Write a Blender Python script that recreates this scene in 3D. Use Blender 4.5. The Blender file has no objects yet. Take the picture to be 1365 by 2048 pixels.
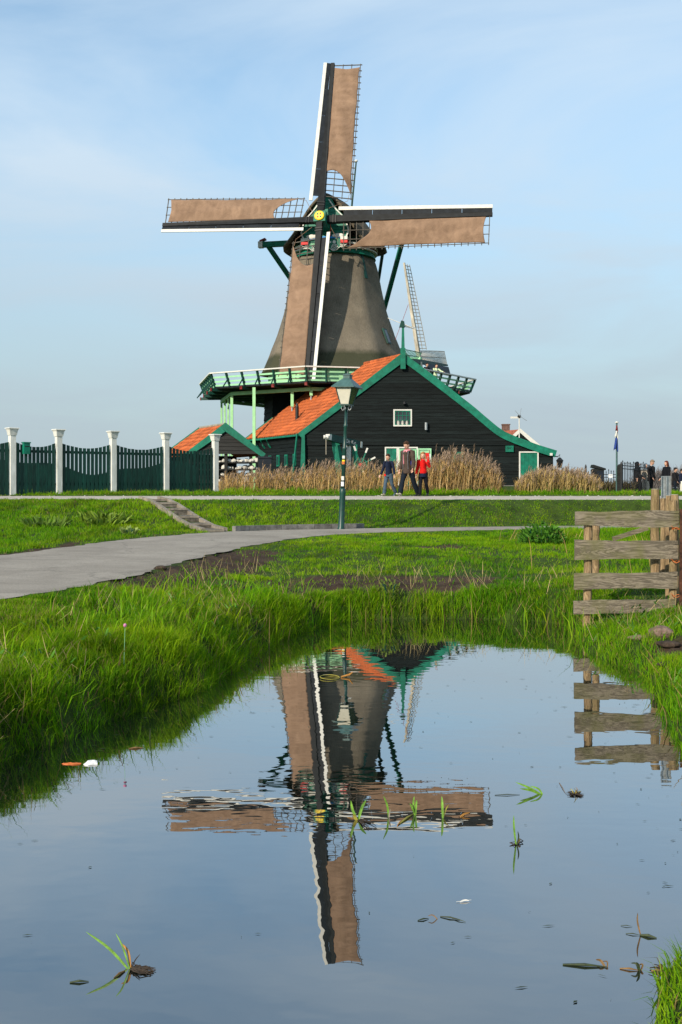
import bpy, bmesh, math, random
import numpy as np
from mathutils import Vector, Matrix, noise as mnoise

random.seed(7)
rng = np.random.default_rng(11)
SC = bpy.context.scene
COL = SC.collection
R = math.radians

# ------------------------------------------------------------------ camera
FPX, CX, HZ, EYE = 2140.0, 682.5, 976.0, 1.66     # focal length in photo pixels, centre column, horizon row, eye height over water
cam_d = bpy.data.cameras.new('camera')
cam_d.sensor_fit = 'VERTICAL'; cam_d.sensor_height = 36.0; cam_d.lens = FPX / 2048 * 36
cam_d.shift_y = -(1024 - HZ) / 2048
cam_d.clip_start = 0.1; cam_d.clip_end = 9000
cam = bpy.data.objects.new('camera', cam_d); COL.objects.link(cam)
cam.location = (0, 0, EYE); cam.rotation_euler = (R(90), 0, 0)
SC.camera = cam

# ------------------------------------------------------------------ sun and sky
SUN_AZ, SUN_EL = R(37), R(27)        # azimuth to the left of straight behind the camera
sdir = Vector((-math.sin(SUN_AZ) * math.cos(SUN_EL), -math.cos(SUN_AZ) * math.cos(SUN_EL), math.sin(SUN_EL)))
sun_d = bpy.data.lights.new('sun', 'SUN'); sun_d.energy = 3.9; sun_d.angle = R(0.6); sun_d.color = (1.0, 0.88, 0.71)
sun = bpy.data.objects.new('sun', sun_d); COL.objects.link(sun)
sun.rotation_euler = (-sdir).to_track_quat('-Z', 'Y').to_euler(); sun.location = (-30, -30, 40)

world = bpy.data.worlds.new('World'); SC.world = world; world.use_nodes = True
wn = world.node_tree; wn.nodes.clear()
def N(nt, typ, **kw):
    n = nt.nodes.new(typ)
    for k, v in kw.items():
        if k == 'inp':
            for a, b in v.items(): n.inputs[a].default_value = b
        else: setattr(n, k, v)
    return n
wout = N(wn, 'ShaderNodeOutputWorld'); wbg = N(wn, 'ShaderNodeBackground')
SKY_STRENGTH = 0.14
wbg.inputs['Strength'].default_value = SKY_STRENGTH
sky = N(wn, 'ShaderNodeTexSky', sky_type='NISHITA', sun_disc=False)
sky.sun_elevation = SUN_EL
sky.sun_rotation = math.atan2(sdir.x, sdir.y)
sky.air_density = 1.0; sky.dust_density = 0.5; sky.ozone_density = 1.0
# thin high cloud: stretched soft noise in the direction of view
tc = N(wn, 'ShaderNodeTexCoord'); sep = N(wn, 'ShaderNodeSeparateXYZ')
wn.links.new(tc.outputs['Generated'], sep.inputs[0])
zadd = N(wn, 'ShaderNodeMath', operation='ADD', inp={1: 0.30}); wn.links.new(sep.outputs['Z'], zadd.inputs[0])
zabs = N(wn, 'ShaderNodeMath', operation='MAXIMUM', inp={1: 0.05}); wn.links.new(zadd.outputs[0], zabs.inputs[0])
dx = N(wn, 'ShaderNodeMath', operation='DIVIDE'); dy = N(wn, 'ShaderNodeMath', operation='DIVIDE')
wn.links.new(sep.outputs['X'], dx.inputs[0]); wn.links.new(zabs.outputs[0], dx.inputs[1])
wn.links.new(sep.outputs['Y'], dy.inputs[0]); wn.links.new(zabs.outputs[0], dy.inputs[1])
cmb = N(wn, 'ShaderNodeCombineXYZ'); wn.links.new(dx.outputs[0], cmb.inputs['X']); wn.links.new(dy.outputs[0], cmb.inputs['Y'])
mp = N(wn, 'ShaderNodeMapping'); mp.inputs['Scale'].default_value = (0.75, 1.5, 1.0); mp.inputs['Rotation'].default_value = (0, 0, R(24)); mp.inputs['Location'].default_value = (0.7, 0.35, 0)
wn.links.new(cmb.outputs[0], mp.inputs['Vector'])
cn = N(wn, 'ShaderNodeTexNoise', inp={'Scale': 1.25, 'Detail': 7.0, 'Roughness': 0.56, 'Distortion': 0.7})
wn.links.new(mp.outputs[0], cn.inputs['Vector'])
cr = N(wn, 'ShaderNodeValToRGB'); cr.color_ramp.elements[0].position = 0.36; cr.color_ramp.elements[1].position = 0.66
cr.color_ramp.elements[0].color = (0.24, 0.24, 0.24, 1); cr.color_ramp.elements[1].color = (0.95, 0.95, 0.95, 1)
wn.links.new(cn.outputs['Fac'], cr.inputs['Fac'])
mixc = N(wn, 'ShaderNodeMixRGB'); mixc.inputs['Color2'].default_value = (3.45, 4.22, 4.95, 1)
tint = N(wn, 'ShaderNodeMixRGB', blend_type='MULTIPLY', inp={0: 1.0}); tint.inputs[2].default_value = (0.84, 1.05, 1.06, 1); wn.links.new(sky.outputs['Color'], tint.inputs[1])
wn.links.new(cr.outputs['Color'], mixc.inputs['Fac']); wn.links.new(tint.outputs['Color'], mixc.inputs['Color1'])
# pale band of air low over the land, the same all round
hz = N(wn, 'ShaderNodeMapRange', interpolation_type='SMOOTHSTEP', inp={1: 0.0, 2: 0.36, 3: 0.95, 4: 0.0}); wn.links.new(sep.outputs['Z'], hz.inputs[0])
mixh = N(wn, 'ShaderNodeMixRGB'); mixh.inputs['Color2'].default_value = (2.32, 2.80, 3.10, 1); wn.links.new(hz.outputs[0], mixh.inputs['Fac']); wn.links.new(mixc.outputs['Color'], mixh.inputs['Color1'])
wn.links.new(mixh.outputs['Color'], wbg.inputs['Color']); wn.links.new(wbg.outputs[0], wout.inputs['Surface'])

SC.view_settings.view_transform = 'Standard'; SC.view_settings.look = 'None'
SC.view_settings.exposure = 0.45; SC.view_settings.gamma = 1.0; SC.view_settings.use_curve_mapping = False
SC.render.engine = 'CYCLES'
SC.cycles.max_bounces = 8; SC.cycles.diffuse_bounces = 3; SC.cycles.glossy_bounces = 4; SC.cycles.transparent_max_bounces = 8
SC.cycles.use_denoising = True

def at(px, py, d):
    """the place, at distance d in front of the eye, that the photograph shows at column px, row py"""
    return Vector(((px - CX) / FPX * d, d, EYE - (py - HZ) / FPX * d))

# ------------------------------------------------------------------ materials
MATS = {}
def mat(name, col, rough=0.7, var=0.25, scale=6.0, stretch=(1, 1, 1), bump=0.0, bscale=None, col2=None, rnd=0.0, spec=0.35, metal=0.0, detail=5.0, coat=0.0, sub=None):
    """procedural paint/wood/stone: base colour broken up by stretched noise, fine relief, and a tint for each object"""
    m = bpy.data.materials.new(name); m.use_nodes = True
    nt = m.node_tree; b = nt.nodes['Principled BSDF']
    b.inputs['Roughness'].default_value = rough; b.inputs['Metallic'].default_value = metal
    b.inputs['Specular IOR Level'].default_value = spec; b.inputs['Coat Weight'].default_value = coat
    tc = N(nt, 'ShaderNodeTexCoord'); mp = N(nt, 'ShaderNodeMapping'); mp.inputs['Scale'].default_value = stretch
    nt.links.new(tc.outputs['Object'], mp.inputs['Vector'])
    no = N(nt, 'ShaderNodeTexNoise', inp={'Scale': scale, 'Detail': detail, 'Roughness': 0.62})
    nt.links.new(mp.outputs[0], no.inputs['Vector'])
    c2 = col2 if col2 else tuple(max(0, c * (1 - 2 * var)) for c in col)
    c1 = col if col2 else tuple(min(1, c * (1 + var)) for c in col)
    rp = N(nt, 'ShaderNodeValToRGB'); rp.color_ramp.elements[0].position = 0.3; rp.color_ramp.elements[1].position = 0.7
    rp.color_ramp.elements[0].color = (*c2, 1); rp.color_ramp.elements[1].color = (*c1, 1)
    nt.links.new(no.outputs['Fac'], rp.inputs['Fac'])
    src = rp.outputs['Color']
    if rnd:
        oi = N(nt, 'ShaderNodeObjectInfo'); mr = N(nt, 'ShaderNodeMapRange', inp={3: 1 - rnd, 4: 1 + rnd})
        nt.links.new(oi.outputs['Random'], mr.inputs[0])
        mx = N(nt, 'ShaderNodeMixRGB', blend_type='MULTIPLY', inp={0: 1.0}); nt.links.new(src, mx.inputs[1]); nt.links.new(mr.outputs[0], mx.inputs[2])
        src = mx.outputs[0]
    nt.links.new(src, b.inputs['Base Color'])
    if bump:
        no2 = N(nt, 'ShaderNodeTexNoise', inp={'Scale': bscale or scale * 4, 'Detail': 4.0, 'Roughness': 0.6}); nt.links.new(mp.outputs[0], no2.inputs['Vector'])
        bp = N(nt, 'ShaderNodeBump', inp={'Strength': bump, 'Distance': 0.02}); nt.links.new(no2.outputs['Fac'], bp.inputs['Height']); nt.links.new(bp.outputs[0], b.inputs['Normal'])
    MATS[name] = m
    return m

def leafmat(name, rough=0.55, trans=0.48):
    """blades coloured by their own colour attribute, light partly passing through them"""
    m = bpy.data.materials.new(name); m.use_nodes = True; nt = m.node_tree
    b = nt.nodes['Principled BSDF']; out = nt.nodes['Material Output']
    a = N(nt, 'ShaderNodeAttribute', attribute_name='Col')
    b.inputs['Roughness'].default_value = rough; b.inputs['Specular IOR Level'].default_value = 0.12
    tr = N(nt, 'ShaderNodeBsdfTranslucent'); mx = N(nt, 'ShaderNodeMixShader', inp={0: trans})
    nt.links.new(a.outputs['Color'], b.inputs['Base Color']); nt.links.new(a.outputs['Color'], tr.inputs['Color'])
    nt.links.new(b.outputs[0], mx.inputs[1]); nt.links.new(tr.outputs[0], mx.inputs[2]); nt.links.new(mx.outputs[0], out.inputs['Surface'])
    MATS[name] = m; return m

TEAL = (0.002, 0.155, 0.095)
mat('teal', TEAL, 0.55, 0.2, 4, bump=0.1, rnd=.08)
mat('teal_dark', (0.003, 0.052, 0.040), 0.55, 0.2, 3, bump=0.06)
mat('picket_green', (0.002, 0.040, 0.028), 0.55, 0.25, 5, (3, 3, 0.6), bump=0.12, rnd=0.3)
mat('light_green', (0.34, 0.66, 0.33), 0.55, 0.08, 3)
mat('mint', (0.30, 0.62, 0.36), 0.55, 0.08, 3)
mat('white', (0.64, 0.63, 0.58), 0.55, 0.06, 4, bump=0.05)
mat('white_post', (0.72, 0.72, 0.68), 0.6, 0.0, 3.5, (2, 2, 0.6), bump=0.1, col2=(0.50, 0.51, 0.46), rnd=.06)
mat('black_board', (0.0070, 0.0110, 0.0112), 0.75, 0.35, 4, (0.4, 0.4, 5), bump=0.5, bscale=9, rnd=0.25, spec=0.15)
mat('shed_board', (0.018, 0.018, 0.017), 0.75, 0.35, 4, (0.4, 0.4, 5), bump=0.4, bscale=9, rnd=0.2, spec=0.3)
mat('black_paint', (0.010, 0.012, 0.014), 0.6, 0.3, 3, bump=0.08, spec=0.2)
mat('tar_board', (0.012, 0.016, 0.022), 0.6, 0.35, 2.5, (1, 1, 1), bump=0.1, spec=0.2)
mat('tile', (0.50, 0.118, 0.026), 0.8, 0.0, 5, bump=0.35, col2=(0.27, 0.066, 0.022), rnd=0.32)
mat('old_tile', (0.34, 0.10, 0.055), 0.8, 0.3, 5)
mat('brick', (0.16, 0.09, 0.07), 0.85, 0.3, 12, bump=0.3)
mat('red', (0.62, 0.012, 0.010), 0.5, 0.1, 5)
mat('dark_red', (0.22, 0.018, 0.016), 0.55, 0.2, 5)
mat('blue', (0.01, 0.24, 0.62), 0.5, 0.1, 5)
mat('yellow', (0.85, 0.62, 0.02), 0.4, 0.1, 5)
mat('glass', (0.035, 0.05, 0.055), 0.08, 0.3, 3, spec=0.7)
mat('curtain', (0.45, 0.43, 0.38), 0.8, 0.2, 8)
mat('grey_metal', (0.36, 0.39, 0.40), 0.42, 0.2, 14, metal=0.6, bump=0.1)
mat('dark_iron', (0.012, 0.013, 0.014), 0.55, 0.3, 8)
mat('rust', (0.075, 0.028, 0.015), 0.8, 0.4, 14, bump=0.3)
mat('grey_wood', (0.40, 0.36, 0.29), 0.8, 0.3, 6, (1, 1, 0.3), bump=0.2)
mat('lath', (0.11, 0.095, 0.078), 0.75, 0.25, 6)
mat('pale_lath', (0.30, 0.27, 0.21), 0.75, 0.25, 6)
mat('worn_step', (0.14, 0.125, 0.10), 0.9, 0.35, 8, bump=0.4, rnd=.15)
mat('concrete', (0.26, 0.225, 0.18), 0.85, 0.25, 7, bump=0.4, rnd=0.1)
mat('kerb_stone', (0.17, 0.165, 0.155), 0.85, 0.3, 6, bump=0.4, rnd=0.15)
mat('chalk', (0.66, 0.64, 0.58), 0.9, 0.16, 9, bump=0.5)
mat('opal', (0.56, 0.54, 0.45), 0.35, 0.08, 4)
mat('opal_shaded', (0.05, 0.065, 0.045), 0.12, 0.2, 4, spec=0.6)  # lantern glass turned from the sun, its shade put into the colour
mat('lamp_green', (0.008, 0.050, 0.040), 0.38, 0.2, 4, bump=0.05, spec=0.5)
mat('lamp_roof', (0.055, 0.120, 0.115), 0.4, 0.2, 5)
mat('orange', (0.55, 0.14, 0.03), 0.55, 0.15, 9)
mat('rock', (0.22, 0.15, 0.115), 0.9, 0.35, 9, bump=0.6)
mat('soil', (0.055, 0.038, 0.026), 0.95, 0.4, 9, bump=0.8)
mat('plastic_white', (0.78, 0.78, 0.76), 0.35, 0.08, 14)
mat('root', (0.035, 0.024, 0.016), 0.8, 0.4, 20)
mat('flag_blue', (0.02, 0.05, 0.24), 0.8, 0.15, 6)
mat('paper', (0.75, 0.77, 0.78), 0.7, 0.05, 6)
leafmat('grass'); leafmat('reed', 0.7, 0.25); leafmat('plant', 0.45, 0.3)

# weathered plank wood with growth rings and algae
def plankmat(name, a, b, moss, stretch):
    m = bpy.data.materials.new(name); m.use_nodes = True; nt = m.node_tree; p = nt.nodes['Principled BSDF']
    tc = N(nt, 'ShaderNodeTexCoord'); mp = N(nt, 'ShaderNodeMapping'); mp.inputs['Scale'].default_value = stretch
    oi = N(nt, 'ShaderNodeObjectInfo'); vm = N(nt, 'ShaderNodeVectorMath', operation='ADD')
    ml = N(nt, 'ShaderNodeMath', operation='MULTIPLY', inp={1: 13.0}); nt.links.new(oi.outputs['Random'], ml.inputs[0])
    nt.links.new(tc.outputs['Object'], vm.inputs[0]); nt.links.new(ml.outputs[0], vm.inputs[1]); nt.links.new(vm.outputs[0], mp.inputs['Vector'])
    n1 = N(nt, 'ShaderNodeTexNoise', inp={'Scale': 3.0, 'Detail': 8.0, 'Roughness': 0.65, 'Distortion': 0.9}); nt.links.new(mp.outputs[0], n1.inputs['Vector'])
    wv = N(nt, 'ShaderNodeMath', operation='MULTIPLY', inp={1: 46.0}); nt.links.new(n1.outputs['Fac'], wv.inputs[0])
    sn = N(nt, 'ShaderNodeMath', operation='SINE'); nt.links.new(wv.outputs[0], sn.inputs[0])
    mr = N(nt, 'ShaderNodeMapRange', inp={1: -1.0, 2: 1.0}); nt.links.new(sn.outputs[0], mr.inputs[0])
    mx = N(nt, 'ShaderNodeMixRGB'); mx.inputs[1].default_value = (*a, 1); mx.inputs[2].default_value = (*b, 1); nt.links.new(mr.outputs[0], mx.inputs[0])
    n2 = N(nt, 'ShaderNodeTexNoise', inp={'Scale': 2.6, 'Detail': 5.0, 'Roughness': 0.6}); nt.links.new(vm.outputs[0], n2.inputs['Vector'])
    r2 = N(nt, 'ShaderNodeMapRange', inp={1: 0.48, 2: 0.72, 3: 0.0, 4: 0.8}); nt.links.new(n2.outputs['Fac'], r2.inputs[0])
    m2 = N(nt, 'ShaderNodeMixRGB'); m2.inputs[2].default_value = (*moss, 1); nt.links.new(mx.outputs[0], m2.inputs[1]); nt.links.new(r2.outputs[0], m2.inputs[0])
    nt.links.new(m2.outputs[0], p.inputs['Base Color']); p.inputs['Roughness'].default_value = 0.85; p.inputs['Specular IOR Level'].default_value = 0.2
    bp = N(nt, 'ShaderNodeBump', inp={'Strength': 0.35, 'Distance': 0.006}); nt.links.new(mr.outputs[0], bp.inputs['Height']); nt.links.new(bp.outputs[0], p.inputs['Normal'])
    MATS[name] = m
plankmat('plank', (0.095, 0.080, 0.060), (0.235, 0.200, 0.150), (0.115, 0.118, 0.035), (0.55, 2.0, 5.0))
plankmat('post_wood', (0.16, 0.105, 0.058), (0.33, 0.235, 0.13), (0.15, 0.12, 0.05), (5.0, 5.0, 0.5))

# thatch: vertical combed reed, weather-streaked; a dark mossy hem
def thatchmat(name, base, dark, hem=None):
    m = bpy.data.materials.new(name); m.use_nodes = True; nt = m.node_tree; p = nt.nodes['Principled BSDF']
    tc = N(nt, 'ShaderNodeTexCoord'); mp = N(nt, 'ShaderNodeMapping'); mp.inputs['Scale'].default_value = (1, 1, 0.10)
    nt.links.new(tc.outputs['Object'], mp.inputs['Vector'])
    n1 = N(nt, 'ShaderNodeTexNoise', inp={'Scale': 22.0, 'Detail': 6.0, 'Roughness': 0.75}); nt.links.new(mp.outputs[0], n1.inputs['Vector'])
    n2 = N(nt, 'ShaderNodeTexNoise', inp={'Scale': 0.9, 'Detail': 5.0, 'Roughness': 0.6}); nt.links.new(tc.outputs['Object'], n2.inputs['Vector'])
    n3 = N(nt, 'ShaderNodeTexNoise', inp={'Scale': 30.0, 'Detail': 3.0, 'Roughness': 0.7}); nt.links.new(tc.outputs['Object'], n3.inputs['Vector'])
    av = N(nt, 'ShaderNodeMath', operation='ADD'); nt.links.new(n1.outputs['Fac'], av.inputs[0]); nt.links.new(n2.outputs['Fac'], av.inputs[1])
    av2 = N(nt, 'ShaderNodeMath', operation='MULTIPLY_ADD', inp={1: 0.5}); nt.links.new(n3.outputs['Fac'], av2.inputs[0]); nt.links.new(av.outputs[0], av2.inputs[2])
    mr = N(nt, 'ShaderNodeMapRange', inp={1: 0.85, 2: 1.65}); nt.links.new(av2.outputs[0], mr.inputs[0])
    mx = N(nt, 'ShaderNodeMixRGB'); mx.inputs[1].default_value = (*dark, 1); mx.inputs[2].default_value = (*base, 1); nt.links.new(mr.outputs[0], mx.inputs[0])
    src = mx.outputs[0]
    if hem:
        sp = N(nt, 'ShaderNodeSeparateXYZ'); nt.links.new(tc.outputs['Object'], sp.inputs[0])
        ad = N(nt, 'ShaderNodeMath', operation='MULTIPLY_ADD', inp={1: 0.5}); nt.links.new(n2.outputs['Fac'], ad.inputs[0]); nt.links.new(sp.outputs['Z'], ad.inputs[2])
        hr = N(nt, 'ShaderNodeMapRange', inp={1: hem[0], 2: hem[0] + 0.35, 3: 0.85, 4: 0.0}); nt.links.new(ad.outputs[0], hr.inputs[0])
        m2 = N(nt, 'ShaderNodeMixRGB'); m2.inputs[2].default_value = (*hem[1], 1); nt.links.new(src, m2.inputs[1]); nt.links.new(hr.outputs[0], m2.inputs[0]); src = m2.outputs[0]
    nt.links.new(src, p.inputs['Base Color']); p.inputs['Roughness'].default_value = 0.95; p.inputs['Specular IOR Level'].default_value = 0.1
    bp = N(nt, 'ShaderNodeBump', inp={'Strength': 0.6, 'Distance': 0.06}); nt.links.new(av2.outputs[0], bp.inputs['Height']); nt.links.new(bp.outputs[0], p.inputs['Normal'])
    MATS[name] = m
thatchmat('thatch', (0.235, 0.200, 0.150), (0.095, 0.083, 0.065), hem=(9.95, (0.035, 0.042, 0.022)))
thatchmat('cap_thatch', (0.20, 0.165, 0.12), (0.07, 0.06, 0.045))

# canvas
def canvasmat():
    m = bpy.data.materials.new('canvas'); m.use_nodes = True; nt = m.node_tree; p = nt.nodes['Principled BSDF']; tc = N(nt, 'ShaderNodeTexCoord')
    n1 = N(nt, 'ShaderNodeTexNoise', inp={'Scale': 1.3, 'Detail': 7.0, 'Roughness': 0.65, 'Distortion': 0.6}); n2 = N(nt, 'ShaderNodeTexNoise', inp={'Scale': 38.0, 'Detail': 2.0}); n3 = N(nt, 'ShaderNodeTexNoise', inp={'Scale': 2.4, 'Detail': 3.0, 'Distortion': 1.6})
    for n in (n1, n2, n3): nt.links.new(tc.outputs['Object'], n.inputs['Vector'])
    rp = N(nt, 'ShaderNodeValToRGB'); rp.color_ramp.elements[0].position = .32; rp.color_ramp.elements[1].position = .70; rp.color_ramp.elements[0].color = (0.190, 0.122, 0.082, 1); rp.color_ramp.elements[1].color = (0.300, 0.196, 0.132, 1)
    nt.links.new(n1.outputs['Fac'], rp.inputs[0]); nt.links.new(rp.outputs[0], p.inputs['Base Color']); p.inputs['Roughness'].default_value = .9; p.inputs['Specular IOR Level'].default_value = .08
    b1 = N(nt, 'ShaderNodeBump', inp={'Strength': .5, 'Distance': .06}); nt.links.new(n3.outputs['Fac'], b1.inputs['Height']); b2 = N(nt, 'ShaderNodeBump', inp={'Strength': .25, 'Distance': .004}); nt.links.new(n2.outputs['Fac'], b2.inputs['Height']); nt.links.new(b1.outputs[0], b2.inputs['Normal']); nt.links.new(b2.outputs[0], p.inputs['Normal'])
    MATS['canvas'] = m
canvasmat()

# ------------------------------------------------------------------ mesh builder
class MB:
    def __init__(s): s.v = []; s.f = []
    def add(s, vs, fs):
        o = len(s.v); s.v += [tuple(v) for v in vs]; s.f += [tuple(i + o for i in f) for f in fs]; return s
    def box(s, c, size, rot=None):
        hx, hy, hz = size[0] / 2, size[1] / 2, size[2] / 2; c = Vector(c)
        vs = [Vector((x, y, z)) for z in (-hz, hz) for y in (-hy, hy) for x in (-hx, hx)]
        if rot is not None: vs = [rot @ v for v in vs]
        return s.add([c + v for v in vs], [(0, 2, 3, 1), (4, 5, 7, 6), (0, 1, 5, 4), (2, 6, 7, 3), (0, 4, 6, 2), (1, 3, 7, 5)])
    def bar(s, p0, p1, w, h, up=(0, 0, 1), w1=None, h1=None):
        p0, p1 = Vector(p0), Vector(p1); d = (p1 - p0).normalized(); up = Vector(up)
        sd = d.cross(up)
        if sd.length < 1e-4: sd = d.cross(Vector((1, 0, 0)))
        sd.normalize(); u = sd.cross(d).normalized()
        w1 = w if w1 is None else w1; h1 = h if h1 is None else h1
        vs = [p + sd * (a * ww / 2) + u * (b * hh / 2) for p, ww, hh in ((p0, w, h), (p1, w1, h1)) for a, b in ((-1, -1), (1, -1), (1, 1), (-1, 1))]
        return s.add(vs, [(0, 3, 2, 1), (4, 5, 6, 7), (0, 1, 5, 4), (1, 2, 6, 5), (2, 3, 7, 6), (3, 0, 4, 7)])
    def tube(s, pts, rad, n=8, cap=True):
        pts = [Vector(p) for p in pts]; rad = rad if isinstance(rad, (list, tuple)) else [rad] * len(pts)
        t0 = (pts[1] - pts[0]).normalized(); ref = Vector((0, 0, 1)) if abs(t0.z) < 0.9 else Vector((1, 0, 0)); vs = []
        for i, p in enumerate(pts):
            t = (pts[min(i + 1, len(pts) - 1)] - pts[max(i - 1, 0)]).normalized()
            a = t.cross(ref).normalized(); b = t.cross(a).normalized(); r = rad[i]
            ra, rb = r if isinstance(r, (tuple, list)) else (r, r)
            vs += [p + a * (math.cos(2 * math.pi * k / n) * ra) + b * (math.sin(2 * math.pi * k / n) * rb) for k in range(n)]
        fs = [(i * n + k, i * n + (k + 1) % n, (i + 1) * n + (k + 1) % n, (i + 1) * n + k) for i in range(len(pts) - 1) for k in range(n)]
        if cap: fs += [tuple(range(n - 1, -1, -1)), tuple(range((len(pts) - 1) * n, len(pts) * n))]
        return s.add(vs, fs)
    def lathe(s, prof, c=(0, 0, 0), n=16, axis=None, a0=0.0):
        """prof: (radius, height); axis: matrix for the local frame"""
        c = Vector(c); vs = []
        for r, z in prof:
            for k in range(n):
                a = a0 + 2 * math.pi * k / n; v = Vector((r * math.cos(a), r * math.sin(a), z)); vs.append(c + (axis @ v if axis is not None else v))
        fs = [(i * n + k, i * n + (k + 1) % n, (i + 1) * n + (k + 1) % n, (i + 1) * n + k) for i in range(len(prof) - 1) for k in range(n)]
        fs += [tuple(range(n - 1, -1, -1)), tuple(range((len(prof) - 1) * n, len(prof) * n))]
        return s.add(vs, fs)
    def prism(s, poly, off):
        """poly: 3-D points of a planar outline, off: extrusion vector"""
        off = Vector(off); n = len(poly); p = [Vector(q) for q in poly]
        return s.add(p + [q + off for q in p], [tuple(range(n)), tuple(range(2 * n - 1, n - 1, -1))] + [(i, i + n, (i + 1) % n + n, (i + 1) % n) for i in range(n)])
    def grid(s, fn, nu, nv):
        vs = [fn(i / nu, j / nv) for j in range(nv + 1) for i in range(nu + 1)]
        return s.add(vs, [(j * (nu + 1) + i, j * (nu + 1) + i + 1, (j + 1) * (nu + 1) + i + 1, (j + 1) * (nu + 1) + i) for j in range(nv) for i in range(nu)])
    def ellipsoid(s, c, r, nu=12, nv=8, rot=None):
        c = Vector(c); vs = []
        for j in range(nv + 1):
            th = math.pi * j / nv
            for i in range(nu):
                ph = 2 * math.pi * i / nu; v = Vector((r[0] * math.sin(th) * math.cos(ph), r[1] * math.sin(th) * math.sin(ph), r[2] * math.cos(th)))
                vs.append(c + (rot @ v if rot is not None else v))
        return s.add(vs, [(j * nu + i, (j + 1) * nu + i, (j + 1) * nu + (i + 1) % nu, j * nu + (i + 1) % nu) for j in range(nv) for i in range(nu)])
    def mesh(s, name):
        me = bpy.data.meshes.new(name); me.from_pydata(s.v, [], s.f); me.update(); return me
    def build(s, name, material, parent=None, smooth=False, local=False):
        me = s.mesh(name)
        bm = bmesh.new(); bm.from_mesh(me); bmesh.ops.remove_doubles(bm, verts=bm.verts, dist=1e-5); bmesh.ops.recalc_face_normals(bm, faces=bm.faces); bm.to_mesh(me); bm.free()
        return place(name, me, material, parent, smooth, local)

def place(name, me, material, parent=None, smooth=False, local=False):
    if material: 
        me.materials.clear(); me.materials.append(MATS[material] if isinstance(material, str) else material)
    if smooth: me.shade_smooth()
    o = bpy.data.objects.new(name, me); COL.objects.link(o)
    if parent:
        o.parent = parent
        if not local and parent.type == 'EMPTY': o.matrix_parent_inverse = Matrix.Translation(-parent.location)
    return o

def tag(o, label=None, cat=None, group=None, kind=None):
    if label: o['label'] = label
    if cat: o['category'] = cat
    if group: o['group'] = group
    if kind: o['kind'] = kind
    return o

def thing(name, loc, label, cat, group=None):
    o = bpy.data.objects.new(name, None); COL.objects.link(o); o.location = loc; o.empty_display_size = 0.2
    return tag(o, label, cat, group)

def link_copy(src, parent, loc):
    """another object on the same mesh"""
    c = src.copy(); COL.objects.link(c); c.parent = parent; c.location = loc; return c

def catmull(pts, n=12):
    pts = [np.array(p, float) for p in pts]; P = [2 * pts[0] - pts[1]] + pts + [2 * pts[-1] - pts[-2]]; out = []
    for i in range(1, len(P) - 2):
        for k in range(n):
            t = k / n; a, b, c, d = P[i - 1], P[i], P[i + 1], P[i + 2]
            out.append(0.5 * (2 * b + (c - a) * t + (2 * a - 5 * b + 4 * c - d) * t * t + (3 * b - a - 3 * c + d) * t ** 3))
    out.append(pts[-1]); return np.array(out)

# ------------------------------------------------------------------ terrain
_nk = np.random.default_rng(3)
_K = [( _nk.normal(size=2), _nk.uniform(0, 6.28)) for _ in range(24)]
def wob(x, y, f):
    """smooth pseudo-noise in -1..1"""
    s = 0
    for i, (k, p) in enumerate(_K): s = s + np.sin((k[0] * x + k[1] * y) * f * (0.6 + 0.09 * i) + p)
    return s / 7.0
def sstep(t): t = np.clip(t, 0, 1); return t * t * (3 - 2 * t)

SHORE = catmull([(-4.6, -3), (-4.0, 0), (-3.0, 3.4), (-2.08, 6.5), (-1.79, 7.2), (-1.46, 8.2), (-1.1, 9.0), (-0.92, 10.6), (-0.62, 11.9), (0.05, 13.3), (0.6, 13.55), (1.1, 13.6), (2.0, 13.5),
                 (2.6, 13.1), (2.75, 12.3), (2.52, 11.2), (2.58, 10.2), (2.66, 9.4), (2.5, 8.4), (2.3, 7.3), (1.95, 5.6), (1.6, 4.5), (1.20, 3.8), (0.97, 3.3), (0.84, 2.2), (1.0, 0), (1.2, -3)], 9)
_o = np.column_stack([wob(SHORE[:, 0], SHORE[:, 1], 5.0), wob(SHORE[:, 0] + 7, SHORE[:, 1] + 3, 5.0)]); SHORE = SHORE + 0.055 * _o
NEAR = catmull([(-14, -3), (-8, 3), (-4.5, 7.6), (-3.1, 9.8), (-2.33, 13.05), (-1.87, 17.3), (-0.46, 22.8), (2, 25.2), (5.85, 26.6), (12, 27.4), (40, 28.6)], 10)
FAR = catmull([(-22, 0), (-12, 8.5), (-7.5, 13), (-5.25, 16), (-4.3, 21), (-2.7, 24.9), (0.2, 26.9), (6.4, 28.9), (12, 29.3), (40, 30.2)], 10)

def seg_dist(x, y, line):
    best = np.full(x.shape, 1e9)
    for a, b in zip(line[:-1], line[1:]):
        d = b - a; L = d @ d
        if L < 1e-12: continue
        t = np.clip(((x - a[0]) * d[0] + (y - a[1]) * d[1]) / L, 0, 1)
        best = np.minimum(best, (x - a[0] - t * d[0]) ** 2 + (y - a[1] - t * d[1]) ** 2)
    return np.sqrt(best)
def inside(x, y, poly):
    r = np.zeros(x.shape, bool); P = np.vstack([poly, poly[:1]])
    for a, b in zip(P[:-1], P[1:]):
        if abs(a[1] - b[1]) < 1e-12: continue
        c = ((a[1] > y) != (b[1] > y)) & (x < (b[0] - a[0]) * (y - a[1]) / (b[1] - a[1]) + a[0]); r ^= c
    return r
def fields(x, y):
    dw = seg_dist(x, y, SHORE); dw = np.where(inside(x, y, SHORE), -dw, dw)
    dn = seg_dist(x, y, NEAR); df = seg_dist(x, y, FAR)
    above_n = y > np.interp(x, NEAR[:, 0], NEAR[:, 1]); above_f = y > np.interp(x, FAR[:, 0], FAR[:, 1])
    return dw, dn, df, above_n, above_f
CREST = 30.6
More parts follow.
